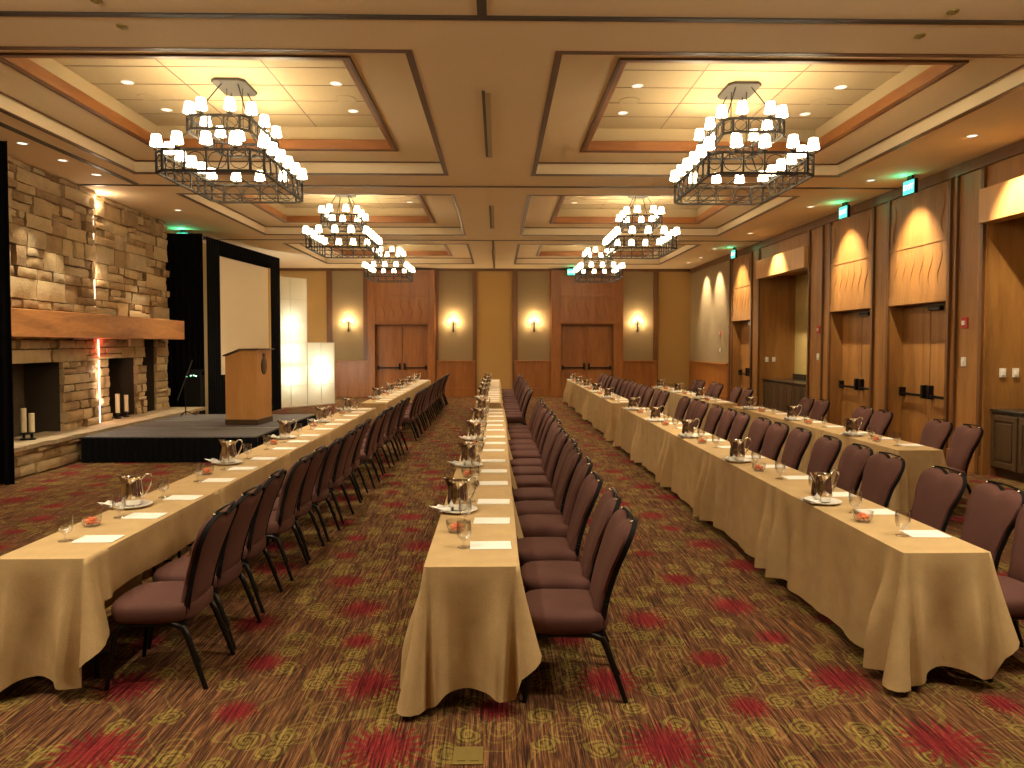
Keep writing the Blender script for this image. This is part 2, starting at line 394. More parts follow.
for x0, x1, nm in ((-4.68, -2.27, 1), (1.92, 4.53, 2)):
    c = (x0 + x1) / 2; a_, b_ = c - .95, c + .95
    F(x0, a_, 0, 4.56, .34); F(b_, x1, 0, 4.56, .34); F(a_, b_, 2.62, 4.56, .34)
    F(a_ - .05, b_ + .05, 2.66, 2.74, .38); F(a_ - .05, b_ + .05, 3.62, 3.70, .38); F(a_ - .05, b_ + .05, 4.46, 4.56, .38)
    for q in (a_ - .05, b_ - .03): F(q, q + .08, 2.7, 4.5, .37)
    carve(fw, YF - .345, a_ + .12, b_ - .12, 2.86, 3.5, 5, 'x', .024, .055)
    d = MB().box(a_, b_, YF - .04, YF, 0, 2.62); struct(d.build('door_%d' % nm, M['woodfar']), 'reddish wooden double door under a carved panel in far wall')
    D = bpy.data.objects['door_%d' % nm]
    for s_ in (-1, 1):
        MB().box(c + min(s_ * .01, s_ * .92), c + max(s_ * .01, s_ * .92), YF - .085, YF - .04, .02, 2.58)  .build('door_leaf', M['woodfar'], D, bevel=.006)
        pb = MB(); pb.box(c + min(s_ * .06, s_ * .9), c + max(s_ * .06, s_ * .9), YF - .15, YF - .12, 1.03, 1.08)
        for q in (.09, .86): pb.box(c + s_ * q - .035, c + s_ * q + .035, YF - .15, YF - .085, .99, 1.22 if q < .2 else 1.14)
        pb.build('push_bar', M['blackm'], D, bevel=.004)
struct(fw.build('wall_far_portal', M['woodfar'], bevel=.006), 'reddish wood door surrounds with carved panels')

# right wall
DOORS = [(11.07, 12.73), (13.34, 15.0), (19.75, 21.3)]
NICH = [(6.9, 10.2), (16.1, 19.1)]
DX = 7.36
rw = MB()
solid = [(YB, 6.9), (10.2, 11.07), (12.73, 13.34), (15.0, 16.1), (19.1, 19.75), (21.3, YF)]
for a_, b_ in solid: rw.box(XR, XR + 1.2, a_, b_, 0, H)
for a_, b_ in DOORS:
    rw.box(XR, XR + 1.2, a_, b_, 2.6, H); rw.box(DX + .05, XR + 1.2, a_, b_, 0, 2.6)
for a_, b_ in NICH:
    rw.box(XR, XR + 1.2, a_, b_, 3.75, H)
struct(rw.build('wall_right', M['wood']), 'alder wood panelled wall with doors and bar niches')
yb = MB()
for a_, b_ in NICH: yb.box(XR + .95, XR + 1.2, a_, b_, 0, 3.75)
struct(yb.build('wall_niche', M['wallyellow']), 'yellow back walls of the bar niches')
rp = MB()
for a_, b_ in DOORS:   # framed header panels, slightly proud
    rp.box(XR - .035, XR, a_ + .0, b_, 2.6, 2.74); rp.box(XR - .035, XR, a_, b_, 3.56, 3.60)
    rp.box(XR - .022, XR, a_, b_, 2.74, 4.42)
    carve(rp, XR - .018, a_ + .08, b_ - .08, 2.82, 3.53, 6, 'y', .016, .055)
    carve(rp, XR - .022, a_ + .0, a_ + .3, 3.7, 4.35, 1, 'y', .02, .04); carve(rp, XR - .022, b_ - .3, b_, 3.7, 4.35, 1, 'y', .02, .04)
struct(rp.build('wall_right_panel', M['wood'], bevel=.005), 'carved wood panels over the side doors')
rt = MB()
for a_, b_ in ((10.24, 10.31), (10.84, 10.88), (11.0, 11.07), (12.73, 12.80), (13.27, 13.34), (15.0, 15.07), (15.36, 15.40), (16.02, 16.08), (19.12, 19.2), (19.68, 19.75), (21.3, 21.36), (21.52, 21.62), (6.7, 6.88), (5.0, 5.04), (3, 3.04)):
    rt.box(XR - .045, XR, a_, b_, 0, H - .17)
struct(rt.build('trim_84', M['woodd'], bevel=.005), 'dark wood stiles along the side wall')
rt = MB()
for a_, b_ in solid[1:5]: rt.box(XR - .03, XR, a_ + .03, b_ - .03, 0, .28)
struct(rt.build('baseboard_right', M['wood'], bevel=.006), 'tall wood baseboards along the side wall')
struct(MB().box(XR - .02, XR, 21.62, YF, 1.3, H - .17).build('wall_right_fabric', M['wallfab']), 'olive fabric wall section between doors and far corner')
a = MB(); a.box(XR - .06, XR, 21.62, YF, 0, 1.28); a.box(XR - .09, XR, 21.62, YF, 1.26, 1.32); a.box(XR - .08, XR, 21.62, YF, 0, .3)
struct(a.build('trim_85', M['woodfar'], bevel=.006), 'wood wainscot below the fabric wall')
nm = 3
for (a_, b_) in DOORS:
    c = (a_ + b_) / 2; hw = (b_ - a_) / 2
    D = MB().box(DX, DX + .05, a_, b_, 0, 2.6).build('door_%d' % nm, M['wooddoor'])
    struct(D, ['double door beside the fire alarm closest to bar cabinet', 'double door under the second exit sign', 'door in the recess nearest the far corner'][nm - 3])
    for s_ in (-1, 1):
        MB().box(DX - .045, DX, min(c + s_ * .01, c + s_ * (hw - .02)), max(c + s_ * .01, c + s_ * (hw - .02)), .02, 2.56).build('door_leaf', M['wood'], D, bevel=.006)
        pb = MB(); ya, yb_ = c + s_ * .07, c + s_ * (hw - .06)
        pb.bar((DX - .11, ya, 1.04), (DX - .11, yb_, 1.04), .03, .045)
        for q in (.09, hw - .1): pb.box(DX - .13, DX - .045, c + s_ * q - .035, c + s_ * q + .035, .99, 1.22 if q < .2 else 1.15)
        pb.build('push_bar', M['blackm'], D, bevel=.004)
    MB().box(DX - .12, DX - .045, c - .35, c - .02, 2.48, 2.55).build('door_closer', M['blackm'], D, bevel=.005)
    nm += 1
# niche headers
for k, (a_, b_) in enumerate(NICH):
    o = MB().box(XR - .13, XR + .12, a_ - .02, b_ + .02, 3.66, 4.15).build('header_beam', M['maple'], bevel=.008)
    tag(o, ['pale wood header beam over the bar niche at frame edge', 'pale wood header beam over bar niche between the door pairs'][k], 'beam', 'header beams over the bar niches')
# bar cabinets in the niches
for k, (a_, b_) in enumerate(NICH):
    o = empty('bar_cabinet', (XR + .48, (a_ + b_) / 2, 0)); hw = (b_ - a_) / 2 - .01
    c_ = MB().box(-.36, .45, -hw, hw, .12, .94); c_.box(-.28, .45, -hw, hw, 0, .12); c_.build('body', M['woodcab'], o)
    MB().box(-.40, .46, -hw, hw, .94, .98).build('countertop', M['stonetop'], o, bevel=.006)
    MB().box(.42, .46, -hw, hw, .98, 1.12).build('backsplash', M['stonetop'], o)
    nd = 6
    for i in range(nd):
        y0, y1 = -hw + 2 * hw * i / nd + .015, -hw + 2 * hw * (i + 1) / nd - .015
        d = MB(); d.box(-.375, -.36, y0, y1, .15, .90)
        ring_ = [(y0, y0 + .07, .15, .90), (y1 - .07, y1, .15, .90), (y0 + .07, y1 - .07, .15, .23), (y0 + .07, y1 - .07, .82, .90)]
        for p in ring_: d.box(-.39, -.37, *p)
        d.box(-.388, -.372, y0 + .10, y1 - .10, .26, .79)
        d.build('door', M['woodcab'], o, bevel=.005)
    tag(o, ['dark wood bar cabinet with black countertop at the frame edge', 'dark wood bar cabinet in the niche beside the third door'][k], 'cabinet', 'bar cabinets in the niches')
# switches, alarms
def device(name, mat, x, y, z, w, h, face, label, cat, detail=None, grp=None):
    o = MB()
    if face == 'x': o.box(x - .02, x, y - w / 2, y + w / 2, z - h / 2, z + h / 2)
    else: o.box(x - w / 2, x + w / 2, y - .02, y, z - h / 2, z + h / 2)
    o = o.build(name, mat, bevel=.004); tag(o, label, cat, grp)
    d = MB()
    if detail:
        if face == 'x': d.box(x - .035, x - .019, y - w * .22, y + w * .22, z - h * .2, z + h * .2)
        else: d.box(x - w * .22, x + w * .22, y - .03, y - .019, z - h * .25, z + h * .25)
        d.build(detail[0], detail[1], o, bevel=.003)
    return o
G = 'fire alarms on the side wall'
device('fire_alarm', M['red'], XR, 10.66, 2.24, .15, .17, 'x', 'red fire alarm beside the door closest to bar cabinet', 'fire alarm', ('strobe', M['plate']), G)
device('fire_alarm', M['red'], XR, 15.58, 2.23, .15, .17, 'x', 'red fire alarm between second door and bar niche', 'fire alarm', ('strobe', M['plate']), G)
device('fire_alarm', M['red'], XR - .02, 22.45, 2.25, .13, .15, 'x', 'small red fire alarm on the olive fabric wall', 'fire alarm', ('strobe', M['plate']), G)
G = 'thermostats on the side wall'
device('thermostat', M['plate'], XR, 10.66, 1.65, .10, .14, 'x', 'white thermostat below the alarm closest to bar cabinet', 'thermostat', ('dial', M['white']), G)
device('thermostat', M['plate'], XR, 15.58, 1.64, .10, .14, 'x', 'white thermostat below the alarm between door and bar niche', 'thermostat', ('dial', M['white']), G)
device('thermostat', M['plate'], XR - .02, 22.45, 1.72, .08, .12, 'x', 'white thermostat on the olive fabric wall', 'thermostat', ('dial', M['white']), G)
G = 'light switches in the bar niches'
for (x, y, lb) in ((7.34, 10.2, 'white light switch plate above frame-edge cabinet, beside the stile'), (7.53, 10.2, 'white light switch plate above frame-edge cabinet, outer of two'),
                   (7.27, 19.1, 'white light switch plate in the far niche, closer to the stile'), (7.46, 19.1, 'white light switch plate in the far niche, deeper of two')):
    device('light_switch', M['plate'], x, y, 1.50, .09, .13, 'y', lb, 'light switch', ('rocker', M['white']), G)
# exit signs
def text_mesh(s, size, mat, name, parent, loc, rot, extr=.002):
    cu = bpy.data.curves.new('txt', 'FONT'); cu.body = s; cu.size = size; cu.extrude = extr; cu.align_x = 'CENTER'; cu.align_y = 'CENTER'
    ob = bpy.data.objects.new('txt', cu); COL.objects.link(ob)
    dg = bpy.context.evaluated_depsgraph_get(); me = bpy.data.meshes.new_from_object(ob.evaluated_get(dg))
    bpy.data.objects.remove(ob)
    o = bpy.data.objects.new(name, me); COL.objects.link(o); me.materials.clear(); me.materials.append(mat); o.parent = parent; o.location = loc; o.rotation_euler = rot
    return o
for k, (x, y) in enumerate(((6.72, 11.55), (6.72, 13.75), (6.72, 20.2), (2.6, 25.3), (-7.55, 17.3))):
    o = empty('exit_sign', (x, y, H), 0 if k < 3 else 0)
    rz = radians(-86) if k < 3 else 0
    o.rotation_euler = (0, 0, rz)
    MB().box(-.15, .15, -.03, .03, -.31, -.07).build('housing', M['blackm'], o, bevel=.005)
    MB().box(-.06, .06, -.02, .02, -.08, 0).build('mount', M['blackm'], o)
    MB().box(-.135, .135, -.036, -.028, -.297, -.083).build('lit_face', M['exit'], o)
    text_mesh('EXIT', .125, M['exitw'], 'lettering', o, (0, -.038, -.19), (pi / 2, 0, 0))
    tag(o, ['green EXIT sign above the side door closest to camera', 'green EXIT sign above the second side door', 'green EXIT sign above the third side door', 'green EXIT sign at the far wall doors', 'EXIT sign behind the black drape beside stone wall'][k], 'exit sign', 'green exit signs')
    l = bpy.data.lights.new('exit_glow', 'POINT'); l.energy = 1.2 if k < 4 else 3; l.color = (.1, 1, .5); l.shadow_soft_size = .03
    lo = bpy.data.objects.new('exit_glow', l); COL.objects.link(lo); lo.location = (0, -.12, -.12); lo.parent = o

# ------------------------------------------------------------------ stone fireplace wall
def rnd_stone(mb, u0, u1, z0, z1, fn, d):
    # fn(u, z, d) -> world ; a rough-faced block with softened edges
    g_ = .008; u0 += g_; u1 -= g_; z0 += g_; z1 -= g_
    if u1 - u0 < .03 or z1 - z0 < .03: return
    nu = max(3, min(7, int((u1 - u0) / .09) + 2)); nz = 4 if z1 - z0 > .13 else 3
    vs = []; fs = []
    for i in range(nu):
        for j in range(nz):
            a_, b_ = i / (nu - 1), j / (nz - 1)
            edge = (i in (0, nu - 1)) or (j in (0, nz - 1))
            dd = d - (.025 if edge else 0) + random.uniform(-.012, .012)
            vs.append(fn(u0 + (u1 - u0) * a_ + (random.uniform(-.006, .006)), z0 + (z1 - z0) * b_ + random.uniform(-.006, .006), dd))
    nf = len(vs)
    for i in range(nu - 1):
        for j in range(nz - 1):
            k = i * nz + j; fs.append((k, k + nz, k + nz + 1, k + 1))
    per = [i * nz for i in range(nu)] + [(nu - 1) * nz + j for j in range(1, nz)] + [i * nz + nz - 1 for i in range(nu - 2, -1, -1)] + [j for j in range(nz - 2, 0, -1)]
    for k in per:
        i, j = divmod(k, nz); vs.append(fn(u0 + (u1 - u0) * i / (nu - 1), z0 + (z1 - z0) * j / (nz - 1), -.06))
    for q in range(len(per)):
        r = (q + 1) % len(per); fs.append((per[q], per[r], nf + r, nf + q))
    mb.add(vs, fs)
def courses(mb, z0, z1, intervals, fn, wide=(.18, .62), hh=(.10, .28), dep=.085):
    z = z0
    while z < z1 - .01:
        h = random.uniform(*hh)
        if z + h > z1 - .06: h = z1 - z
        for (a_, b_) in intervals(z + h / 2):
            u = a_
            while u < b_ - .01:
                w = random.uniform(*wide) * (1.2 if h > .18 else .9)
                if u + w > b_ - .12: w = b_ - u
                if h > .17 and random.random() < .38 and w > .25:
                    q = h * random.uniform(.4, .6)
                    rnd_stone(mb, u, u + w, z, z + q, fn, random.uniform(.0, dep)); s_ = w * random.uniform(.35, .65)
                    rnd_stone(mb, u, u + s_, z + q, z + h, fn, random.uniform(0, dep)); rnd_stone(mb, u + s_, u + w, z + q, z + h, fn, random.uniform(0, dep))
                else: rnd_stone(mb, u, u + w, z, z + h, fn, random.uniform(.0, dep))
                u += w
        z += h
# two wall leaves meeting at the lit groove
PA, PB = Vector((-7.086, 9.82)), Vector((-7.30, 13.06))
PC, PD = Vector((-7.38, 13.18)), Vector((-7.50, 16.3))
def leaf(p, q):
    d = (q - p).normalized(); nrm = Vector((d.y, -d.x))
    if nrm.x < 0: nrm = -nrm
    return (lambda u, z, e: (p.x + d.x * u + nrm.x * e, p.y + d.y * u + nrm.y * e, z)), (q - p).length
fA, LA = leaf(PA, PB); fB, LB = leaf(PC, PD)
OPA = (.25, 2.10, .47, 1.62); OPB = (.50, 1.56, .47, 1.64)
SLOT = (1.95, 2.5)
def ivA(z): return [(0, OPA[0]), (OPA[1], LA)] if z < OPA[3] else [(0, LA)]
def ivB(z):
    if z < OPB[3]: return [(0, OPB[0]), (OPB[1], SLOT[0]), (SLOT[1], LB)]
    if z < 2.02: return [(0, SLOT[0]), (SLOT[1], LB)]
    return [(0, LB)]
sw = MB()
for (iv, fn, op) in ((ivA, fA, OPA), (ivB, fB, OPB)):
    courses(sw, .45, op[3], iv, fn); courses(sw, op[3], op[3] + .22, iv, fn, (.4, .95), (.22, .22)); courses(sw, op[3] + .22, 2.1, iv, fn); courses(sw, 2.1, H, iv, fn, (.22, .70), (.12, .34), .10)
# jamb returns in the openings
def ret(fn, u, sgn, z0, z1, dep=.5):
    def f(w, z, e): 
        p = fn(u + sgn * (e - .03), z, -w); return p
    courses(sw, z0, z1, lambda z: [(0.0, dep)], f, (.2, .35), (.12, .25), .02)
ret(fA, OPA[1], -1, .47, OPA[3], .22); ret(fB, OPB[1], -1, .47, OPB[3], .16); ret(fB, SLOT[1], -1, .47, 2.02, .35)
# groove and far end return
def fE(w, z, e): return (PD.x - w, PD.y + e - .04, z)
courses(sw, .45, H, lambda z: [(0, .5)], fE)
struct(sw.build('wall_stone', M['stone'], smooth=50), 'tan ledgestone chimney wall')
bk = MB()
def wallseg(mb, fn, u0, u1, z0, z1, e0=-.9, e1=-.045):
    P = [fn(u0, 0, e1), fn(u1, 0, e1), fn(u1, 0, e0), fn(u0, 0, e0)]
    mb.prism([(p[0], p[1], z0) for p in P], (0, 0, z1 - z0))
for (fn, Ln, op) in ((fA, LA, OPA), (fB, LB, OPB)):
    wallseg(bk, fn, 0, op[0], 0, H); wallseg(bk, fn, op[0], op[1], op[3], H); wallseg(bk, fn, op[0], op[1], 0, .44)
    if fn is fA: wallseg(bk, fn, op[1], Ln, 0, H)
    else:
        wallseg(bk, fn, op[1], SLOT[0], 0, H); wallseg(bk, fn, SLOT[0], SLOT[1], 2.02, H); wallseg(bk, fn, SLOT[0], SLOT[1], 0, H, -.9, -.4); wallseg(bk, fn, SLOT[1], Ln, 0, H)
struct(bk.build('wall_stone_core', M['mortar']), 'dark mortar core between the stones')
fb = MB()
for (fn, op) in ((fA, OPA), (fB, OPB)): wallseg(fb, fn, op[0] - .02, op[1] + .02, .44, op[3] + .05, -.66, -.6)
struct(fb.build('wall_firebox', M['firebox']), 'brown back panels of the fireplaces')
for k, (fn, op, L_) in enumerate(((fA, OPA, ''), (fB, OPB, ''))): pass
# mantel
mp = [(-7.02, 9.2), (-6.98, 10.0), (-6.80, 12.55), (-6.98, 16.0), (-7.45, 16.02), (-7.45, 13.3), (-7.37, 13.1), (-7.15, 9.2)]
mp = [(-6.86, 9.8), (-6.80, 12.55), (-6.98, 16.0), (-7.40, 16.02), (-7.30, 13.2), (-7.10, 9.8)]
o = MB().prism([(x, y, 2.02) for x, y in mp], (0, 0, .41)).build('mantel', M['mantel'], bevel=.012)
tag(o, 'thick rustic orange wood mantel beam across the stone wall', 'mantel')
# hearth
o = empty('hearth', (-6.9, 12.8, 0)); hb = MB()
def fH(u, z, e): return (-6.84 + e + 6.9, 9.82 + u - 12.8, z)
courses(hb, .01, .40, lambda z: [(0, 6.58)], fH, (.25, .7), (.10, .17), .06)
def fH2(u, z, e): return (-7.5 + u + 6.9, 16.4 + e - 12.8, z)
courses(hb, .01, .40, lambda z: [(0, .66)], fH2, (.25, .5), (.10, .17), .04)
hb.box(-.6, .02, 9.84 - 12.8, 16.36 - 12.8, 0.005, .40)
hb.build('stone_base', M['stone'], o, smooth=50)
# slab with ragged front edge
sl = MB(); NS = 90; fr = []
for i in range(NS + 1):
    y = 9.80 + 6.70 * i / NS; fr.append((-6.74 + .018 * sin(y * 7) + random.uniform(-.014, .014) + 6.9, y - 12.8))
for i in range(NS):
    (xa, ya), (xb, yb_) = fr[i], fr[i + 1]
    q0, q1 = random.uniform(-.02, .0), random.uniform(-.02, .0)
    vs = [(-.62, ya, .47), (xa, ya, .47), (xa - .01, ya, .405), (-.62, ya, .40), (-.62, yb_, .47), (xb, yb_, .47), (xb - .01, yb_, .405), (-.62, yb_, .40)]
    sl.add(vs, [(0, 1, 5, 4), (1, 2, 6, 5), (2, 3, 7, 6)] + ([(0, 3, 2, 1)] if i == 0 else []) + ([(4, 5, 6, 7)] if i == NS - 1 else []))
m, t, b, N, L = nt('hearth_slab_stone'); v = mapping(N, L, (1, 1, 1)); n1 = noise(N, L, v, 4, 5); n2 = noise(N, L, v, 30, 4)
L.new(ramp(N, L, n1.outputs[0], [(.3, (.34, .25, .145)), (.7, (.46, .36, .22))]), b.inputs['Base Color']); bump(N, L, b, n2.outputs[0], .5, .02); b.inputs['Roughness'].default_value = .8; M['slab'] = m
sl.build('slab', M['slab'], o)
tag(o, 'low raised stone hearth with pale slab top beside the stage', 'hearth')
# light strips in the groove
GX, GY = -7.34, 13.13
for k, (z0, z1, lb) in enumerate(((.48, 2.0, 'glowing light strip in stone groove below the mantel'), (2.5, H - .05, 'glowing light strip in stone groove above the mantel'))):
    o = MB().tube([(GX + (.05, .0)[k], GY, z0), (GX + (.05, .0)[k], GY, z1)], (.008, .006)[k], 8).build('light_strip', M['strip']); tag(o, lb, 'light strip', 'light strips in the stone wall')
# candles
def candle_set(c, L_):
    for i, (dx, dy, h, lab) in enumerate(L_):
        o = empty('pillar_candle', (c[0] + dx, c[1] + dy, .472))
        MB().lathe([(0, 0), (.055, 0), (.055, .02), (.02, .03), (.02, .09), (.05, .10), (.05, .115), (0, .115)], 14).build('holder', M['blackm'], o, smooth=40)
        MB().lathe([(0, .115), (.04, .115), (.04, .115 + h), (.035, .12 + h), (0, .105 + h)], 16).build('wax', M['wax'], o, smooth=40)
        tag(o, lab, 'candle', 'pillar candles in the fireplaces')
candle_set((-7.06, 10.32), [(0, -.12, .26, 'short cream pillar candle in the larger fireplace, beside the drape'), (-.05, .06, .36, 'tall cream pillar candle in larger fireplace, beside the short one'), (0, .55, .28, 'shorter cream candle of the paired two in larger fireplace'), (-.1, .52, .36, 'taller cream candle of the paired two in larger fireplace')])
candle_set((-7.38, 13.85), [(0, .06, .36, 'cream pillar candle in smaller fireplace, nearer light strip'), (0.02, .34, .32, 'cream pillar candle in smaller fireplace, farther from light strip')])

# ------------------------------------------------------------------ drapes, stage, screen
def drape(mb, p0, p1, z0, z1, amp=.035, per=.14, flare=0):
    p0 = Vector(p0); p1 = Vector(p1); d = p1 - p0; Ln = d.length; d.normalize(); nn = Vector((d.y, -d.x)); n_ = max(8, int(Ln / per * 6))
    ph = random.uniform(0, 6)
    def pt(i, j, off):
        u = Ln * i / n_; t_ = j / 5; w = amp * sin(2 * pi * u / per + ph + .6 * sin(u * 3)) * (.5 + .5 * (1 - t_)) + off + flare * (1 - t_)
        return (p0.x + d.x * u + nn.x * w, p0.y + d.y * u + nn.y * w, z0 + (z1 - z0) * t_)
    mb.grid(lambda i, j: pt(i, j, 0), n_ + 1, 6)
a = MB(); drape(a, (-6.54, 9.72), (-8.0, 9.72), .01, H - .03)
tag(a.build('black_drape', M['blackv'], smooth=60, recalc=False), 'full-height black drape at the frame edge beside the hearth', 'drape', 'black drapes')
a = MB(); drape(a, (-6.90, 16.84), (-8.0, 16.84), .01, 4.5, .025)
tag(a.build('black_drape', M['blackv'], smooth=60, recalc=False), 'full-height black drape between stone wall and projection screen', 'drape', 'black drapes')
# stage
SX0, SX1, SY0 = -6.72, -3.93, 11.57
o = empty('stage', ((SX0 + SX1) / 2, SY0 + 1.8, 0)); cx_, cy_ = o.location.x, o.location.y
for k in range(3):
    MB().box(SX0 - cx_, SX1 - cx_, SY0 + 1.21 * k - cy_ + .006, SY0 + 1.21 * (k + 1) - cy_ - .006, .34, .42).build('deck', M['stage'], o)
    MB().box(SX0 - cx_, SX1 - cx_, SY0 + 1.21 * (k + 1) - cy_ - .012, SY0 + 1.21 * (k + 1) - cy_ + .012, .38, .424).build('edge_strip', M['seam'], o)
for (p, q) in (((SX1 - cx_ + .03, SY0 - .03 - cy_), (SX0 - cx_ + .01, SY0 - .03 - cy_)), ((SX1 + .035 - cx_, SY0 + 3.64 - cy_), (SX1 + .035 - cx_, SY0 - .03 - cy_))):
    a = MB(); drape(a, p, q, .012, .405, .022, .11); a.build('skirt', M['blackv'], o, smooth=60, recalc=False)
tag(o, 'low grey stage platform with black skirt in front of the screen', 'stage')
# lectern
o = empty('lectern', (-4.72, 13.55, .425), radians(-4)); w, dp = .36, .29
side = [(-dp, .10), (dp, .10), (dp, 1.38), (0.02, 1.38), (-dp, 1.26)]
a = MB(); a.prism([(x, -w, z) for x, z in side], (0, .03, 0)); a.build('side_panel', M['maple'], o, bevel=.004)
a = MB(); a.prism([(x, w - .03, z) for x, z in side], (0, .03, 0)); a.build('side_panel', M['maple'], o, bevel=.004)
MB().box(dp - .03, dp + .002, -w + .03, w - .03, .10, 1.38).build('front_panel', M['maple'], o)
MB().box(-dp + .1, dp - .03, -w + .03, w - .03, .6, .63).build('shelf', M['maple'], o)
a = MB(); a.box(-dp - .01, dp + .02, -w - .01, w + .01, 0, .10); a.build('plinth', M['woodcab'], o, bevel=.006)
a = MB(); a.prism([(-dp - .03, -w - .03, 1.265), (.0, -w - .03, 1.385), (dp + .06, -w - .03, 1.385), (dp + .06, -w - .03, 1.41), (-.01, -w - .03, 1.41), (-dp - .03, -w - .03, 1.29)], (0, 2 * w + .06, 0)); a.build('top', M['woodcab'], o, bevel=.004)
a = MB(); a.lathe([(0, 0), (.13, 0), (.13, .012), (.11, .018), (0, .018)], 28, (0, 0, 0), 1.25, 1); a.box(-.24, -.16, -.05, .05, 0, .014)
a.xf(Matrix.Translation((dp + .002, 0, 1.08)) @ Matrix.Rotation(pi / 2, 4, 'Y')); a.build('emblem', M['woodcab'], o, smooth=40)
tag(o, 'honey maple lectern with dark emblem standing on the stage', 'lectern')
# projection screen with dress kit
S0, S1 = Vector((-6.82, 16.75)), Vector((-6.42, 21.0)); sd = (S1 - S0); SLn = sd.length; sd.normalize(); sn = Vector((sd.y, -sd.x))
ang = atan2(sd.y, sd.x)
o = empty('projection_screen', (S0.x, S0.y, 0), ang)   # local x along the screen, -y towards the room
u0, u1 = .15 * SLn, .825 * SLn
MB().box(u0 - .03, u1 + .0, -.005, .02, 1.17, 4.05).build('screen_surface', M['screen'], o)
a = MB(); a.box(u0 - .1, u1 + .02, .022, .06, 4.03, 4.10); a.box(u0 - .1, u1 + .02, .022, .06, 1.12, 1.18); a.box(u0 - .08, u0 - .03, .022, .06, 0, 4.1); a.box(u1 - .02, u1 + .025, .022, .06, 0, 4.1); a.build('frame', M['blackm'], o)
for (x0, x1, z0, z1, nm_) in ((0, u0, .01, 4.42, 'side_drape'), (u1 + .05, SLn, .01, 4.42, 'side_drape'), (u0, u1 + .05, 4.05, 4.42, 'valance'), (u0, u1 - .02, .01, 1.17, 'skirt')):
    a = MB(); drape(a, (x0, -.045), (x1, -.045), z0, z1, .022, .12); a.build(nm_, M['blackv'], o, smooth=60, recalc=False)
a = MB(); a.box(-.0, SLn, .0, .03, 4.36, 4.42); a.build('top_rail', M['blackm'], o)
tag(o, 'large blank projection screen framed in black drapes', 'projection screen')
# glowing panels
P0, P1, P2 = Vector((-6.62, 21.1)), Vector((-5.90, 22.1)), Vector((-5.27, 22.98))
for k, (p, q, hh, lab) in enumerate(((P0, P1, 3.92, 'tall glowing white grid panel behind the projection screen'), (P1, P2, 1.96, 'short glowing white grid panel beside the tall one'))):
    d = q - p; Ln = d.length; o = empty('divider_screen', (p.x, p.y, 0), atan2(d.y, d.x))
    sh = MB().box(.01, Ln - .01, -.004, .004, .02, hh).build('translucent_sheet', M['transl'], o)
    g_ = MB(); rows = round(hh / .653)
    for i in range(rows + 1): g_.box(0, Ln, -.014, .008, hh * i / rows - .007 + (.007 if i == 0 else 0), hh * i / rows + .007)
    for i in range(3): g_.box(Ln * i / 2 - .007, Ln * i / 2 + .007, -.014, .008, 0, hh)
    g_.build('grid_frame', M['plate'], o)
    a = MB(); 
    for x in (.06, Ln - .06): a.box(x - .02, x + .02, 0.01, .45, 0, .03)
    a.build('foot', M['alu'], o)
    for z in ((.9, 1.7, 2.5) if k == 0 else (.95, 1.2)):
        l = bpy.data.lights.new('panel_lamp', 'POINT'); l.energy = 15 if k == 0 else 16; l.color = (1, .98, .84); l.shadow_soft_size = .14
        lo = bpy.data.objects.new('panel_lamp', l); COL.objects.link(lo); lo.parent = o; lo.location = (Ln / 2, .22, z)
    tag(o, lab, 'divider screen', 'glowing grid panels')
# audio rack and boom stand
o = empty('audio_rack', (-7.06, 16.64, 0))
MB().box(-.15, .19, -.12, .12, 0, 1.2).build('case', M['drive'], o, bevel=.01)
MB().prism([(-.15, -.12, 1.2), (.19, -.12, 1.2), (.19, .12, 1.3), (-.15, .12, 1.3)], (0, 0, .03)).build('mixer', M['drive'], o)
for i, (x, z) in enumerate(((-.12, 1.26), (-.02, 1.28), (.05, 1.285), (.10, 1.27))): MB().box(x - .012, x + .012, -.132, -.115, z - .1, z - .08).build('green_light', M['led'], o)
tag(o, 'black audio rack with small green lights by the drape', 'audio rack')
o = empty('microphone_stand', (-6.50, 14.9, .425))
a = MB()
MB().tube([(0, 0, .03), (-.02, 0, .6), (.0, 0, .75)], .012, 8).build('pole', M['blackm'], o)
for i in range(3):
    an = 2 * pi * i / 3 + .4; MB().tube([(0, 0, .1), (.2 * cos(an), .2 * sin(an), .008)], .008, 6).build('leg', M['blackm'], o)
MB().tube([(-.17, 0, .32), (.13, .05, 1.16)], .010, 8).build('boom', plain('grey_metal', (.10, .10, .10), .4, .5), o)
tag(o, 'dark microphone stand with a slanted boom at the back of stage', 'microphone stand')
# floor outlet
o = empty('floor_outlet', (-.14, 3.25, 0)); MB().box(-.07, .07, -.07, .07, 0, .008).build('cover', M['brass'], o, bevel=.003)
for s_ in (-.03, .03): MB().box(s_ - .02, s_ + .02, -.05, .05, .008, .011).build('flap', M['brass'], o)
tag(o, 'square brass floor outlet cover in the carpet before the second row', 'floor outlet')

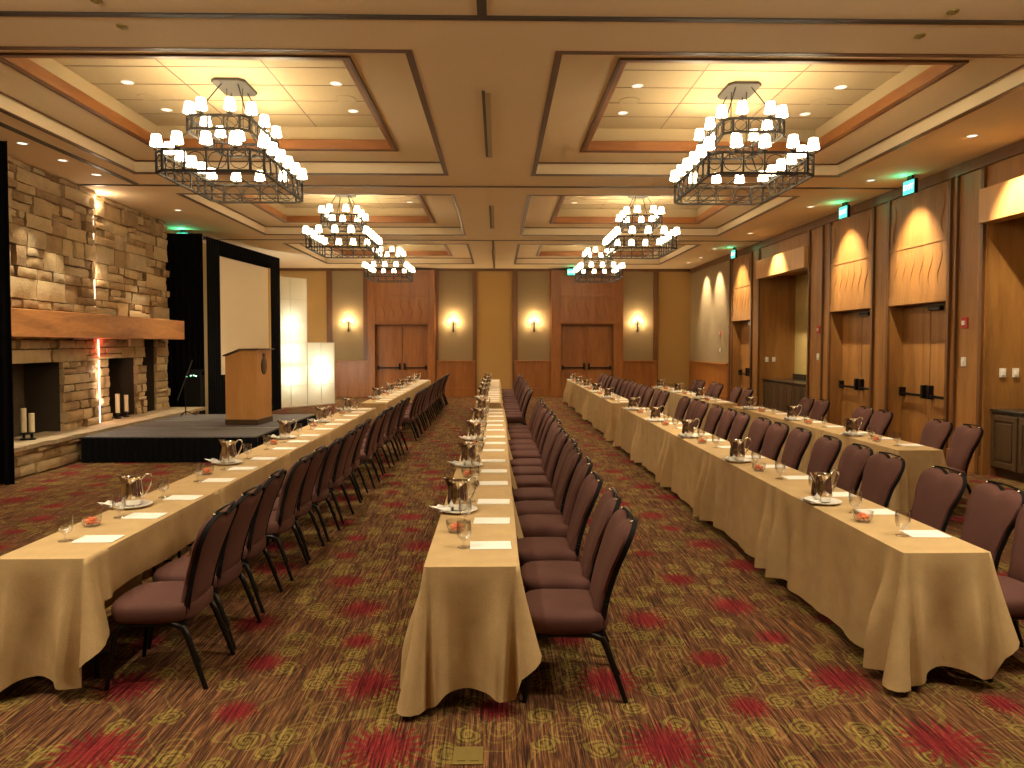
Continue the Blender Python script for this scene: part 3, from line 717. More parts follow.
# ------------------------------------------------------------------ chairs
def interp(pts, t_):
    for (a_, va), (b_, vb) in zip(pts, pts[1:]):
        if t_ <= b_:
            k = (t_ - a_) / (b_ - a_); k = k * k * (3 - 2 * k); return va + (vb - va) * k
    return pts[-1][1]
def make_chair():
    o = empty('banquet_chair')
    s = MB(); n_ = 40
    def outl(k, sc):
        th = 2 * pi * k / n_; c, s_ = cos(th), sin(th); e = 2 / 4.2
        x = .235 * (abs(c) ** e) * (1 if c > 0 else -1); y = .228 * (abs(s_) ** e) * (1 if s_ > 0 else -1)
        if x < 0: x -= .02 * (1 - (y / .228) ** 2)
        if x > 0: y *= 1 - .12 * (x / .235) ** 2
        return x * sc, y * sc
    lay = [(.365, .90), (.372, .96), (.39, .99), (.43, 1.0), (.452, .985), (.466, .94), (.475, .82), (.481, .55), (.484, .25)]
    vs = [(0, 0, .365)]; fs = []
    for z, sc in lay:
        for k in range(n_): x, y = outl(k, sc); vs.append((x, y, z))
    vs.append((0, 0, .485)); top = len(vs) - 1
    for i in range(len(lay) - 1):
        for k in range(n_): l = (k + 1) % n_; fs.append((1 + i * n_ + k, 1 + i * n_ + l, 1 + (i + 1) * n_ + l, 1 + (i + 1) * n_ + k))
    for k in range(n_):
        l = (k + 1) % n_; fs.append((0, 1 + l, 1 + k)); q = 1 + (len(lay) - 1) * n_; fs.append((q + k, q + l, top))
    s.add(vs, fs); s.build('seat', M['chairfab'], o, smooth=60)
    HW = [(0, .168), (.22, .172), (.5, .192), (.80, .230), (.93, .232), (1, .218)]
    def topz(u): return .525 + .012 * math.exp(-((abs(u) - .5) / .3) ** 2) - .020 * math.exp(-(u / .18) ** 2) - .030 * abs(u) ** 9
    def spine(h): return .185 + .045 * (h / .5) + .105 * max(0, h / .5) ** 1.7
    def P(u, t_, off):
        h = t_ * topz(u); y = u * interp(HW, t_)
        x = spine(h) + off + .014 * u * u * -1
        return (x, y, .425 + h)
    NU, NT = 17, 15; b_ = MB(); vs = []; fs = []
    def th(u, t_): 
        e = (1 - abs(u) ** 5) * (1 - (abs(2 * t_ - 1)) ** 9); return .012 + .026 * max(0, e) ** .5
    for side_ in (-1, 1):
        for i in range(NU):
            for j in range(NT):
                u = -1 + 2 * i / (NU - 1); t_ = j / (NT - 1); vs.append(P(u, t_, side_ * th(u, t_)))
    for sd_ in range(2):
        q = sd_ * NU * NT
        for i in range(NU - 1):
            for j in range(NT - 1): k = q + i * NT + j; fs.append((k, k + NT, k + NT + 1, k + 1))
    per = [i * NT for i in range(NU)] + [(NU - 1) * NT + j for j in range(1, NT)] + [i * NT + NT - 1 for i in range(NU - 2, -1, -1)] + [j for j in range(NT - 2, 0, -1)]
    for a_, c_ in zip(per, per[1:] + per[:1]): fs.append((a_, c_, NU * NT + c_, NU * NT + a_))
    b_.add(vs, fs); b_.build('backrest', M['chairfab'], o, smooth=60)
    # black edging round the backrest
    outline = [P(-1, 0, 0)] + [P(-1, j / 12, 0) for j in range(1, 13)] + [P(-1 + 2 * i / 16, 1, 0) for i in range(1, 17)] + [P(1, 1 - j / 12, 0) for j in range(1, 13)]
    ed = MB(); m_ = len(outline); cyy = 0; czz = .425 + .26; vs = []; fs = []
    for (x, y, z) in outline:
        d = Vector((y, z - czz)); d.normalize()
        for (ox, oo) in ((.006, -.004), (.006, .003), (.036, .003), (.036, -.004)): vs.append((x + ox, y + d.x * oo, z + d.y * oo))
    for i in range(m_ - 1):
        for k in range(4): l = (k + 1) % 4; fs.append((i * 4 + k, i * 4 + l, i * 4 + 4 + l, i * 4 + 4 + k))
    fs += [(0, 1, 2, 3), tuple((m_ - 1) * 4 + k for k in range(4))[::-1]]
    ed.add(vs, fs); ed.build('back_edging', M['blackvinyl'], o, smooth=60)
    tp = P(0, 1, 0); r_ = MB()
    r_.tube([(tp[0] - .0, -.165, .425 + .515), (tp[0] + .016, -.14, .425 + .548), (tp[0] + .022, 0, .425 + .555), (tp[0] + .016, .14, .425 + .548), (tp[0] - .0, .165, .425 + .515)], .0075, 6)
    r_.build('top_rail', M['blackm'], o, smooth=60)
    for s_ in (-1, 1): MB().lathe([(0, -.011), (.009, -.007), (.011, 0), (.009, .007), (0, .011)], 8, (tp[0] + .008, s_ * .155, .425 + .536)).build('chrome_glide', M['chrome'], o, smooth=60)
    for s_ in (-1, 1):
        L1 = MB().tube([(.03, s_ * .19, .358), (-.13, s_ * .195, .357), (-.175, s_ * .2, .335), (-.195, s_ * .203, .28), (-.235, s_ * .215, .0)], [.014, .015, .015, .015, .013], 8)
        L1.build('leg', M['blackm'], o, smooth=60)
        L2 = MB().tube([(.0, s_ * .19, .357), (.13, s_ * .195, .358), (.185, s_ * .2, .338), (.212, s_ * .203, .28), (.31, s_ * .218, .0)], [.014, .017, .018, .018, .014], 8)
        L2.build('leg', M['blackm'], o, smooth=60)
    fr_ = MB()
    for s_ in (-1, 1):
        fr_.bar((-.17, s_ * .185, .355), (.2, s_ * .185, .355), .02, .022); fr_.bar((.17, s_ * .168, .34), (.205, s_ * .165, .52), .022, .03, (0, 1, 0))
        fr_.bar((.205, s_ * .2, .30), (.275, s_ * .21, .15), .012, .012)
    fr_.bar((-.15, -.19, .35), (-.15, .19, .35), .02, .02); fr_.bar((.17, -.19, .35), (.17, .19, .35), .02, .02)
    fr_.build('seat_frame', M['blackm'], o)
    return o
chair0 = make_chair(); used = [False]
def kids(o): return [c for c in COL.objects if c.parent is o]
def clone(root):
    c = root.copy(); COL.objects.link(c)
    for k, subs in TREE[root.name]:
        kk = k.copy(); COL.objects.link(kk); kk.parent = c
        for s_ in subs: ss = s_.copy(); COL.objects.link(ss); ss.parent = kk
    return c
TREE = {}
def reg(root): TREE[root.name] = [(k, kids(k)) for k in kids(root)]; root['_used'] = 0; return root
def inst(proto, loc, rz, label, cat, group):
    o = proto if not proto['_used'] else clone(proto)
    proto['_used'] = 1
    o.location = loc; o.rotation_euler = (0, 0, rz); tag(o, label, cat, group); return o
reg(chair0)

# ------------------------------------------------------------------ tableware prototypes
def make_pitcher():
    o = empty('water_pitcher')
    MB().lathe([(0, .004), (.052, .0), (.055, .004), (.052, .012), (.060, .03), (.064, .055), (.060, .10), (.054, .15), (.056, .178), (.060, .186), (.057, .187), (.053, .178), (.051, .15), (.056, .1), (.058, .05), (0, .02)], 28).build('body', M['chrome'], o, smooth=50)
    s = MB()
    def sp(i, j):
        t_ = j / 6; a_ = (-1 + 2 * i / 8); w = .022 * t_ ** .8; out = .052 + .042 * t_ ** 2.2
        x = -out + abs(a_) ** 1.6 * (out - .050); return (x, a_ * (w + .004), .085 + .115 * t_)
    s.grid(sp, 9, 7); s.build('spout', M['chrome'], o, smooth=80)
    MB().tube([(.055, 0, .172), (.085, 0, .205), (.115, 0, .20), (.122, 0, .17), (.105, 0, .12), (.082, 0, .075), (.062, 0, .06)], [.006, .006, .007, .007, .006, .006, .005], 8).build('handle', M['chrome'], o, smooth=80)
    return reg(o)
def make_goblet():
    o = MB().lathe([(0, .0), (.038, .0), (.038, .003), (.010, .008), (.006, .016), (.009, .026), (.006, .034), (.014, .044), (.034, .060), (.042, .085), (.043, .115), (.041, .152), (.039, .152), (.041, .115), (.040, .085), (.031, .062), (0, .048)], 20).build('goblet', M['glass'], smooth=60)
    return reg(o)
def make_plate():
    o = MB().lathe([(0, .004), (.088, .004), (.093, 0), (.10, .004), (.146, .018), (.148, .021), (.144, .021), (.10, .009), (0, .008)], 32).build('plate', M['white'], smooth=50); return reg(o)
def make_napkin():
    s = MB()
    for k in range(3):
        s.prism([(-.02 + .01 * k, -.055, .0 + .004 * k), (.05, -.02 + .02 * k, .002 + .004 * k), (-.02, .055, .0 + .004 * k), (-.085 - .01 * k, .02 - .03 * k, .012 + .014 * k)], (0, 0, .004))
    s.tube([(-.07, -.03, .018), (-.035, -.01, .03), (.0, .02, .022)], [.004, .016, .006], 6)
    o = s.build('napkin', M['napkin'], bevel=.002); return reg(o)
def make_bowl():
    o = empty('candy_bowl')
    MB().lathe([(0, .0), (.04, .0), (.044, .004), (.058, .03), (.064, .072), (.062, .072), (.056, .03), (.041, .007), (0, .005)], 22).build('glass_bowl', M['glass'], o, smooth=60)
    c = MB(); R = random.Random(3)
    for k in range(46):
        a_ = R.uniform(0, 2 * pi); r = R.uniform(0, .041); z = .018 + R.uniform(0, .04) * (1 - r / .08)
        c.lathe([(0, -.008), (.007, -.005), (.0095, 0), (.007, .005), (0, .008)], 7, (r * cos(a_), r * sin(a_), z), 1.2, 1)
    oc = c.build('candies', M['candy'], o, smooth=60); oc['kind'] = 'stuff'
    return reg(o)
def make_pad():
    o = MB().box(-.118, .118, -.078, .078, 0, .006).build('notepad', M['paper'], bevel=.001); return reg(o)
PIT, GOB, PLA, NAP, BOW, PAD = make_pitcher(), make_goblet(), make_plate(), make_napkin(), make_bowl(), make_pad()

# ------------------------------------------------------------------ tables and cloths
TZ = .75; W = .50; TL = 1.83
def make_table():
    o = empty('folding_table')
    MB().box(-.225, .225, -.90, .90, TZ - .025, TZ).build('tabletop', M['woodcab'], o, bevel=.004)
    for sx in (-1, 1):
        for sy in (-1, 1):
            MB().tube([(sx * .17, sy * .70, TZ - .03), (sx * .17, sy * .70, .0)], .013, 8).build('leg', M['blackm'], o, smooth=60)
    f_ = MB()
    for sy in (-1, 1): f_.bar((-.17, sy * .70, .25), (.17, sy * .70, .25), .015)
    f_.bar((-.17, -.7, TZ - .04), (-.17, .7, TZ - .04), .02, .03); f_.bar((.17, -.7, TZ - .04), (.17, .7, TZ - .04), .02, .03)
    f_.build('leg_brace', M['blackm'], o); return reg(o)
TAB = make_table()
def sm(x): x = max(0, min(1, x)); return x * x * (3 - 2 * x)
def make_cloth(near_end, far_end, seed):
    """local frame: chair side +x, long drop side -x, near end -y; returns mesh"""
    R = random.Random(seed); mb = MB(); hx, hy = W / 2, TL / 2 - .001; rc = .02; z0 = TZ + .006
    S = []   # (point, normal, side, v) round the perimeter; v = 0..1 along that side
    NL, NW, NC = 110, 34, 7
    def side(pa, pb, nn, name, n_):
        for i in range(n_): k = i / (n_ - 1); S.append(((pa[0] + (pb[0] - pa[0]) * k, pa[1] + (pb[1] - pa[1]) * k), nn, name, k))
    def corner(c, a0, name):
        for i in range(1, NC): a_ = a0 + pi / 2 * i / NC; S.append(((c[0] + rc * cos(a_), c[1] + rc * sin(a_)), (cos(a_), sin(a_)), name, i / NC))
    side((hx, -hy + rc), (hx, hy - rc), (1, 0), 'chair', NL); corner((hx - rc, hy - rc), 0, 'c_cf')
    side((hx - rc, hy), (-hx + rc, hy), (0, 1), 'far', NW); corner((-hx + rc, hy - rc), pi / 2, 'c_lf')
    side((-hx, hy - rc), (-hx, -hy + rc), (-1, 0), 'long', NL); corner((-hx + rc, -hy + rc), pi, 'c_ln')
    side((-hx + rc, -hy), (hx - rc, -hy), (0, -1), 'near', NW); corner((hx - rc, -hy + rc), 3 * pi / 2, 'c_cn')
    ends = {'near': near_end, 'far': far_end}
    DL, DC, DE = .69 + R.uniform(-.01, .01), .25 + R.uniform(-.015, .02), .66
    p1, p2, p3 = R.uniform(0, 6), R.uniform(0, 6), R.uniform(0, 6); e1, e2 = R.uniform(0, 6), R.uniform(0, 6)
    cols = []; n_ = len(S); M_ = 15
    for (p, nn, nm, k) in S:
        off = .02; dx_ = dy_ = 0; D = DL; fold = 0
        if nm == 'chair':
            s_n, s_f = k * 2 * hy, (1 - k) * 2 * hy; D = DC + .008 * sin(9 * k + p1); off = .012; fold = .006 * sin(14 * k + p2)
            for dist, e in ((s_n, near_end), (s_f, far_end)):
                if e: q = sm(1 - dist / .09); D = D + (.42 - DC) * q ** 1.3; off += .08 * q + .03 * math.exp(-((dist - .13) / .05) ** 2)
                else: q = sm(1 - dist / .12); D = D + .24 * q; off += .12 * q
        elif nm == 'long':
            s_f, s_n = k * 2 * hy, (1 - k) * 2 * hy; D = DL; off = .035
            y = k * 2 * hy
            fold = .010 * sin(y * 6 + p1) + .006 * sin(y * 15 + p2) + .003 * sin(y * 31 + p3)
            for dist, e in ((s_n, near_end), (s_f, far_end)):
                q = math.exp(-((dist - .10) / .055) ** 2); fold += (.10 if e else .085) * q; D += .012 * q
                q = math.exp(-((dist - .26) / .07) ** 2); fold -= .03 * q
                q = math.exp(-((dist - .42) / .09) ** 2); fold += .022 * q
        elif nm in ends:
            y = k * (2 * hx) if nm == 'near' else (1 - k) * 2 * hx   # 0 at long side, .5 at chair side
            if ends[nm]:
                D = DE - .02 * cos((y - .25) * 9); off = .035; fold = .014 * sin(y * 14 + e1) + .05 * math.exp(-((y - .06) / .035) ** 2) + .055 * math.exp(-((y - .40) / .04) ** 2) - .035 * math.exp(-((y - .23) / .09) ** 2)
                D += .05 * math.exp(-(y / .07) ** 2) + .02 * math.exp(-((y - .46) / .06) ** 2)
            else: D = .10; off = 0
        else:
            e = near_end if nm[-1] == 'n' else far_end; chair = nm[2] == 'c'
            kk = sin(pi * k)
            if not e: D = (.45 if chair else DL) ; off = .04 if chair else .05; 
            else:
                if chair: D = .63 - .21 * k ** .5 if nm[-1] == 'n' else .42 + .21 * k; off = .08 + .06 * kk
                else: D = min(.733, DL + .035); off = .07 + .10 * kk
        cols.append((p, nn, D, off, fold))
    # keep interior ends tight: the end flap is tucked
    def pt(i, j):
        p, nn, D, off, fold = cols[i]
        if j == 0: return (p[0], p[1], z0)
        t_ = (j / (M_ - 1)); zz = D * t_; o_ = .004 + off * t_ ** 1.15 + fold * sm(t_ * 1.3)
        z = z0 - .004 - zz
        x, y = p[0] + nn[0] * o_, p[1] + nn[1] * o_
        return (x, y, max(z, .008))
    # limit poke-through into the neighbour at interior ends
    base_pt = pt
    def pt2(i, j):
        x, y, z = base_pt(i, j)
        if not near_end: y = max(y, -hy - .0)
        if not far_end: y = min(y, hy + .0)
        return (x, y, z)
    mb.grid(pt2, n_, M_, closed_u=True)
    # top
    b0 = len(mb.v); rim = [i * M_ for i in range(n_)]
    top = [(p[0] * .9 if abs(p[0]) > 0 else 0, p[1] * .99, z0 + .001) for (p, *_r) in cols]
    mb.v += top; 
    for i in range(n_): j = (i + 1) % n_; mb.f.append((rim[i], b0 + i, b0 + j, rim[j])[::-1])
    mb.f.append(tuple(range(b0, b0 + n_)))
    return mb
ROWS = [('stage-side row', -2.23, .0, [(3.86, 5), (14.0, 5)], 3), ('second row', .11, 0, [(3.68, 5), (14.05, 5)], 3),
        ('third row', 2.757, 0, [(3.875, 5), (13.9, 5)], 3), ('door-side row', 4.88, 0, [(7.66, 3), (13.8, 3)], 2)]
SEAT = [.38, .95, 1.52]; SEATC = [.28, .87, 1.41]
rj = random.Random(11)
for ri, (rn, xe, _, blocks, nseat) in enumerate(ROWS):
    for bi, (ys_, nt_) in enumerate(blocks):
        xr = xe + (0 if bi == 0 else (.03, -.05, -.02, -.20)[ri]); bn = ('near block', 'far block')[bi]
        ci = 0
        for ti in range(nt_):
            y0 = ys_ + ti * TL; yc = y0 + TL / 2; xc = xr - W / 2; tn = '%s table of the %s, %s' % (ORD[ti], rn, bn)
            inst(TAB, (xc, yc, 0), 0, 'folding table with dark legs under the cloth, %s' % tn.replace(' table', ''), 'table', 'folding tables under the tablecloths')
            o = make_cloth(ti == 0, ti == nt_ - 1, ri * 100 + bi * 10 + ti).build('tablecloth', M['cloth'], smooth=75)
            o.location = (xc, yc, 0)
            tag(o, 'tan tablecloth draped over the %s' % tn, 'tablecloth', 'tan tablecloths')
            z = TZ + .0075
            PL_ = inst(PLA, (xr - .385, y0 + 1.24 + rj.uniform(-.02, .02), z), 0, 'white plate under the pitcher, %s' % tn, 'plate', 'white plates under the pitchers'); PL_.scale = (.9, .9, 1)
            py = y0 + 1.24; px = xr - .40
            PITo = inst(PIT, (px + .01, py + .01, z + .0085), rj.uniform(-.25, .25), 'steel water pitcher on the %s' % tn, 'pitcher', 'steel water pitchers'); PITo.scale = (1.16, 1.16, 1.1)
            inst(NAP, (px - .08, py - .06, z + .020), rj.uniform(-.3, .5), 'folded white napkin on the plate, %s' % tn, 'napkin', 'folded napkins on the plates')
            inst(BOW, (xr - .37, y0 + .70 + rj.uniform(-.03, .03), z), rj.uniform(0, 3), 'glass bowl of orange candies on the %s' % tn, 'candy bowl', 'candy bowls')
            if nseat == 3: seats = [s + rj.uniform(-.02, .02) for s in SEATC]
            else: seats = [[.50, 1.02], [.48, 1.04], [.55, 1.15]][ti] if bi == 0 else [[1.10, 1.66], [1.15, 1.70], [.8, 1.4]][ti]
            seats = [s_ - .05 if (nseat == 3 and q == 1) else s_ for q, s_ in enumerate(seats)]
            for q, s_ in enumerate(SEAT):
                inst(PAD, (xr - .15 + rj.uniform(-.01, .01), y0 + s_, z), rj.uniform(-.04, .04), 'white notepad, %s on the %s' % (ORD[q], tn), 'notepad', 'white notepads')
                inst(GOB, (xr - .315 + rj.uniform(-.01, .01), y0 + s_ - .03 if q != 2 else y0 + s_ + .02, z), 0, 'clear water goblet, %s on the %s' % (ORD[q], tn), 'goblet', 'water goblets')
            for q, s_ in enumerate(seats):
                ci += 1
                inst(chair0, (xr + .265 + rj.uniform(-.025, .025), y0 + s_, 0), rj.uniform(-.05, .05), 'brown banquet chair, %s along the %s, %s' % (ORD[ci - 1], rn, bn), 'chair', 'brown banquet chairs')

# ------------------------------------------------------------------ chandeliers
LAMP = (1, .87, .62)
def make_chandelier():
    o = empty('chandelier')   # origin at the ceiling tile plane
    MB().prism([(x, y, -.035) for x, y in ((-.21, -.22), (-.15, -.29), (.15, -.29), (.21, -.22), (.21, .22), (.15, .29), (-.15, .29), (-.21, .22))], (0, 0, .035)).build('canopy', M['canopy'], o, bevel=.006)
    def frame(hx, hy, ch, zt, zb, nx, ny, name, cross):
        a = MB(); w = .026
        pts = [(-hx + ch, -hy), (hx - ch, -hy), (hx, -hy + ch), (hx, hy - ch), (hx - ch, hy), (-hx + ch, hy), (-hx, hy - ch), (-hx, -hy + ch)]
        segs = []
        for i in range(8):
            p, q = pts[i], pts[(i + 1) % 8]
            for z in (zt, zb): a.bar((*p, z), (*q, z), w)
            a.bar((*p, zb), (*p, zt), w)
            nseg = [nx, 1, ny, 1][i % 4]
            for k in range(nseg):
                A = Vector(p).lerp(Vector(q), k / nseg); B = Vector(p).lerp(Vector(q), (k + 1) / nseg)
                if k: a.bar((A.x, A.y, zb), (A.x, A.y, zt), w * .7)
                # scrollwork ring and ties in each bay
                c = (A + B) / 2; L_ = (B - A).length; d = (B - A).normalized(); rr = min(L_, zt - zb) * .40
                if L_ > .1:
                    P = [(c.x + d.x * rr * 1.1 * cos(2 * pi * t_ / 12), c.y + d.y * rr * 1.1 * cos(2 * pi * t_ / 12), (zt + zb) / 2 + rr * sin(2 * pi * t_ / 12)) for t_ in range(12)]
                    a.tube(P, .005, 4, closed=True)
        if cross:
            for f in (-.33, .33):
                a.bar((hx * f * 1.2, -hy, zb), (hx * f * 1.2, hy, zb), .012); a.bar((-hx, hy * f * 1.2, zb), (hx, hy * f * 1.2, zb), .012)
            ih = .16; ring_ = [(-hx + ih, -hy + ih), (hx - ih, -hy + ih), (hx - ih, hy - ih), (-hx + ih, hy - ih)]
            for i in range(4): a.bar((*ring_[i], zb + .02), (*ring_[(i + 1) % 4], zb + .02), .010)
        a.build(name, M['iron'], o)
    zl_t, zl_b = -1.045, -1.285; zu_t, zu_b = -.565, -.725
    frame(.62, .92, .12, zl_t, zl_b, 4, 7, 'lower_frame', True)
    frame(.37, .63, .09, zu_t, zu_b, 3, 4, 'upper_frame', False)
    a = MB()
    for sx in (-1, 1):
        for sy in (-1, 1):
            a.bar((sx * .1, sy * .17, -.03), (sx * .33, sy * .50, zu_t), .010); a.bar((sx * .36, sy * .52, zu_b), (sx * .60, sy * .78, zl_t), .012)
    a.bar((-.1, 0, -.03), (-.1, 0, zu_b), .008); a.bar((.1, 0, -.03), (.1, 0, zu_b), .008); a.bar((-.37, 0, zu_b), (.37, 0, zu_b), .012)
    a.build('hanging_rods', M['iron'], o)
    shade = MB().lathe([(.070, 0), (.049, .125), (.047, .125), (.068, 0)], 16); sme = None; cme = None
    cup = MB().lathe([(0, 0), (.012, 0), (.012, .015), (.034, .022), (.034, .027), (.010, .03), (.010, .075), (0, .075)], 8)
    pos = []
    for f in (-.66, 0, .66):
        for s_ in (-1, 1): pos.append((.50 * f, s_ * .92, zl_t))
    for k in range(6):
        for s_ in (-1, 1): pos.append((s_ * .62, -.80 + 1.6 * k / 5, zl_t))
    for f in (-.17, .17):
        for s_ in (-1, 1): pos.append((f, s_ * .63, zu_t))
    for k in range(3):
        for s_ in (-1, 1): pos.append((s_ * .37, -.48 + .96 * k / 2, zu_t))
    ld = bpy.data.lights.new('bulb_light', 'POINT'); ld.energy = BULB; ld.color = LAMP; ld.shadow_soft_size = .035
    for k, p in enumerate(pos):
        if sme is None:
            so = shade.build('lamp_shade', M['shade'], o, smooth=60, recalc=False); sme = so.data; co = cup.build('candle_cup', M['iron'], so); cme = co.data
        else:
            so = bpy.data.objects.new('lamp_shade', sme); COL.objects.link(so); so.parent = o
            co = bpy.data.objects.new('candle_cup', cme); COL.objects.link(co); co.parent = so
        so.location = (p[0], p[1], p[2] + .07); co.location = (0, 0, -.07)
        if True:
            lo = bpy.data.objects.new('bulb_light', ld); COL.objects.link(lo); lo.parent = o; lo.location = (p[0], p[1], p[2] + .145)
    return reg(o)
BULB = 1.9
CH = make_chandelier()
CHL = {1: 'over the stage-side row', 2: 'over the rows by the doors'}
LB = {(1, 0): 'large front iron chandelier hanging over the stage side', (1, 1): 'large front iron chandelier hanging over the door side', (2, 0): 'middle iron chandelier over the stage side', (2, 1): 'middle iron chandelier over the door side', (3, 0): 'iron chandelier closest to far wall on the stage side', (3, 1): 'iron chandelier closest to far wall on the door side'}
def lamp(kind, loc, e, col=LAMP, **kw):
    l = bpy.data.lights.new('lamp', kind); l.energy = e; l.color = col
    for k, v_ in kw.items(): setattr(l, k, v_)
    o = bpy.data.objects.new('lamp', l); COL.objects.link(o); o.location = loc; return o
for i, (cx, cy, yy) in enumerate(COFC):
    r, c = divmod(i, 2)
    if r == 0:
        lamp('POINT', (cx, 2.8, 4.0), 105, shadow_soft_size=.4)  # added fill without a fixture, lifts foreground ceiling and cloth ends
        for dx in (-1.3, 1.3):
            for yy_ in (2.68, 3.73): lamp('SPOT', (cx + dx, yy_, H + .4), 95, spot_size=radians(95), spot_blend=.8, shadow_soft_size=.05)
        continue
    cyy = 9.2 + 6.42 * (r - 1); cxx = (-3.335, 3.10)[c]
    inst(CH, (cxx, cyy, H + .53), 0, LB[(r, c)], 'chandelier', 'iron chandeliers with white shades')

# downlights
DLN = [0]
dl0 = empty('downlight')
MB().lathe([(.060, -.004), (.072, -.006), (.078, 0), (.060, .0)], 20).build('trim_ring', M['plate'], dl0, smooth=50)
MB().lathe([(0, -.001), (.060, -.001)], 20).build('lamp_face', M['down'], dl0)
reg(dl0)
def downlight(x, y, z, e, label, angle=60, blend=.5, aim=None, col=(1, .86, .62)):
    inst(dl0, (x, y, z), 0, label, 'downlight', 'recessed downlights')
    l = lamp('SPOT', (x, y, z - .02), e, col, spot_size=radians(angle), spot_blend=blend, shadow_soft_size=.04)
    if aim:
        d = Vector(aim) - Vector((x, y, z)); l.rotation_euler = d.to_track_quat('-Z', 'Y').to_euler()
for (y, e, lb) in ((9.35, 330, 'recessed downlight before the header beam at frame edge'), (11.9, 340, 'recessed downlight before the door closest to camera, side wall'), (14.2, 340, 'recessed downlight before the second side door'), (17.6, 300, 'recessed downlight before the far bar niche'), (20.5, 300, 'recessed downlight before the third side door'), (22.6, 260, 'recessed downlight before the fabric wall, farther from corner'), (24.0, 260, 'recessed downlight before the fabric wall, closer to corner')):
    downlight(6.25 if y < 22 else 6.45, y, H, e, lb, 64, .85, (7.08, y, 3.35))
for k, (x, y, e) in enumerate(((-6.5, 9.95, 90), (-6.5, 10.85, 120), (-6.5, 11.75, 90), (-6.55, 14.8, 120))):
    downlight(x, y, H, e, ['recessed downlight above the hearth, closest to the edge drape', 'recessed downlight above the hearth, middle of three in line', 'recessed downlight above the hearth, closest to the light strip', 'recessed downlight above the smaller fireplace'][k], 46, .6, (-6.9, y, 2.2))
for i, (cx, cy, yy) in enumerate(COFC):
    r, c = divmod(i, 2)
    if r == 0: continue
    cyy = 9.2 + 6.42 * (r - 1)
    for k, (dx, dy) in enumerate(((-1.3, -.1), (1.3, -.1), (-1.3, .95), (1.3, .95))):
        side_ = ('stage', 'door')[c]; blk = ('front', 'middle', 'farthest')[r - 1]
        downlight(cx + dx, cyy + dy, H + .53, 105, 'recessed downlight in %s %s-side coffer, %s' % (blk, side_, ('stage side', 'door side', 'stage side far corner', 'door side far corner')[k]), 95, .8)
    for s_ in (-1, 1):
        o = MB().lathe([(.0, -.004), (.12, -.004), (.135, -.008), (.14, 0)], 24, (0, 0, 0)).build('ceiling_speaker', M['plaster2'], smooth=50); o.location = (cx + s_ * 1.3, cyy + .45, H + .53)
        tag(o, 'round cream ceiling speaker in %s %s-side coffer, %s' % (blk, side_, 'stage side' if s_ < 0 else 'door side'), 'speaker', 'ceiling speakers')
for x, y, lb in ((-3.2, 5.83, 'small ceiling sprinkler on camera side of front track, stage side'), (-3.24, 6.3, 'small ceiling sprinkler between front track and coffer, stage side'), (3.75, 5.99 - .1, 'small ceiling sprinkler on camera side of front track, door side'), (3.75, 6.35, 'small ceiling sprinkler between front track and coffer, door side')):
    o = MB().lathe([(0, -.022), (.02, -.022), (.024, -.016), (.045, -.010), (.05, 0)], 16).build('sprinkler_head', M['brass'], smooth=40); o.location = (x, y, H)
    tag(o, lb, 'sprinkler', 'ceiling sprinklers')
# groove strip light
for z in (.9, 1.4): lamp('POINT', (GX + .10, GY, z), 4, (1, .7, .5), shadow_soft_size=.02)
lamp('POINT', (GX + .10, GY, 1.9), 3, (1, .12, .08), shadow_soft_size=.02)
for z in (3.2, 4.5): lamp('POINT', (GX + .12, GY, z), 3 + 4 * (z > 4),  (1, .75, .5), shadow_soft_size=.02)
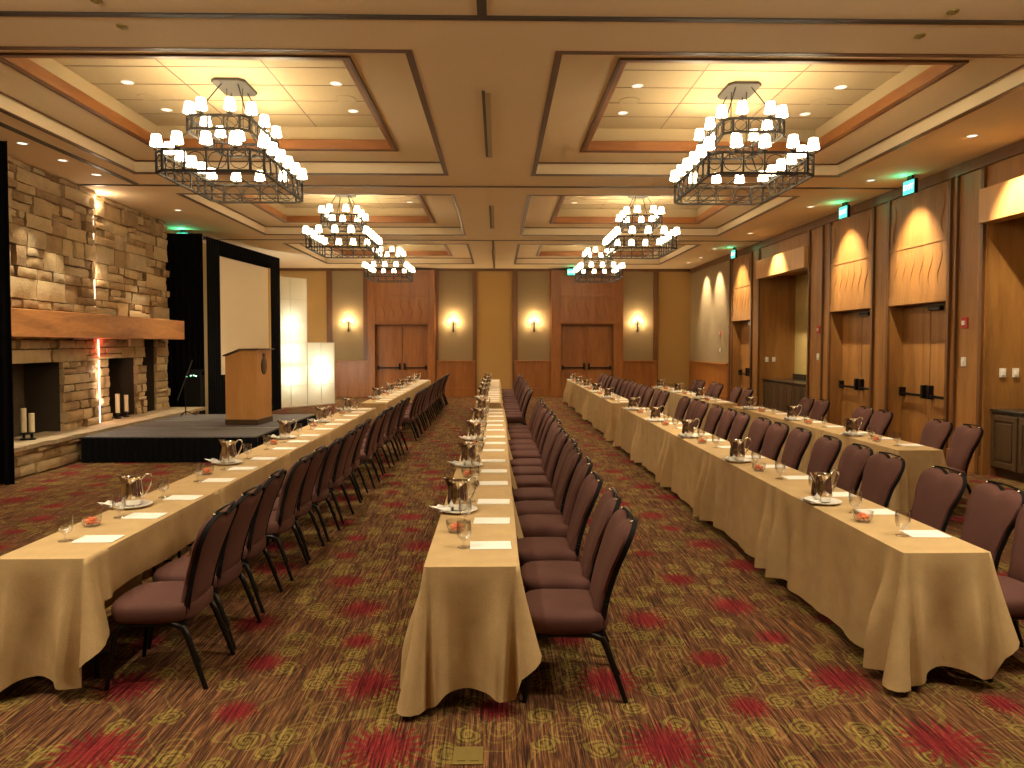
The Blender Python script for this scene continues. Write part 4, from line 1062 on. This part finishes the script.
# sconces
def make_sconce():
    o = empty('wall_sconce')
    MB().lathe([(0, 0), (.035, 0), (.045, .05), (.03, .10), (.02, .22), (.03, .30), (.045, .34), (0, .36)], 12, (0, -.03, -.36), 1, .6).build('backplate', M['iron'], o, smooth=50)
    MB().tube([(0, -.03, -.06), (-.08, -.12, -.09), (-.13, -.12, 0)], .008, 6).build('arm', M['iron'], o); MB().tube([(0, -.03, -.06), (.08, -.12, -.09), (.13, -.12, 0)], .008, 6).build('arm', M['iron'], o)
    MB().tube([(0, -.03, -.02), (0, -.14, -.02), (0, -.14, .05)], .008, 6).build('arm', M['iron'], o)
    for (x, y, z) in ((-.13, -.12, 0), (.13, -.12, 0), (0, -.14, .06)):
        MB().lathe([(0, -.0), (.02, .005), (.032, .04), (.028, .08), (0, .08)], 12, (x, y, z)).build('glass_shade', M['bulb'], o, smooth=50)
    for (x, y, z, e) in ((0, -.18, .20, 9), (-.20, -.16, -.06, 5), (.20, -.16, -.06, 5)):
        l = bpy.data.lights.new('sconce_light', 'POINT'); l.energy = e; l.color = (1, .76, .42); l.shadow_soft_size = .02
        lo = bpy.data.objects.new('sconce_light', l); COL.objects.link(lo); lo.parent = o; lo.location = (x, y, z)
    return reg(o)
SCN = make_sconce()
for x, lb in ((-5.42, 'bright wall sconce beside the glowing grid panels'), (-1.62, 'bright wall sconce on the door side of the first far door'), (1.32, 'bright wall sconce on the stage side of the second far door'), (5.1, 'bright wall sconce between second far door and the corner')):
    inst(SCN, (x, YF - .035, 2.72), 0, lb, 'wall sconce', 'sconces on the far wall')

for o in COL.objects:
    if '_used' in o: del o['_used']
# ------------------------------------------------------------------ world, camera, colour
w_ = bpy.data.worlds.new('world'); SC.world = w_; w_.use_nodes = True
w_.node_tree.nodes['Background'].inputs[0].default_value = (.02, .015, .01, 1); w_.node_tree.nodes['Background'].inputs[1].default_value = .3
cam = bpy.data.cameras.new('camera'); co = bpy.data.objects.new('camera', cam); COL.objects.link(co); SC.camera = co
cam.sensor_width = 36; cam.lens = 711 / 1024 * 36; cam.shift_y = -15.2 / 1024; cam.clip_end = 200
co.location = (0, 0, 1.92); co.rotation_euler = (radians(90 - 2.0), 0, radians(-1.128))
SC.view_settings.view_transform = 'Standard'; SC.view_settings.look = 'None'; SC.view_settings.gamma = 1; SC.view_settings.use_curve_mapping = False
SC.view_settings.exposure = 1.15
SC.cycles.use_denoising = True; SC.cycles.max_bounces = 6; SC.cycles.diffuse_bounces = 4; SC.cycles.transparent_max_bounces = 12
SC.cycles.caustics_reflective = False; SC.cycles.caustics_refractive = False; SC.cycles.use_light_tree = True; SC.cycles.sample_clamp_indirect = 6
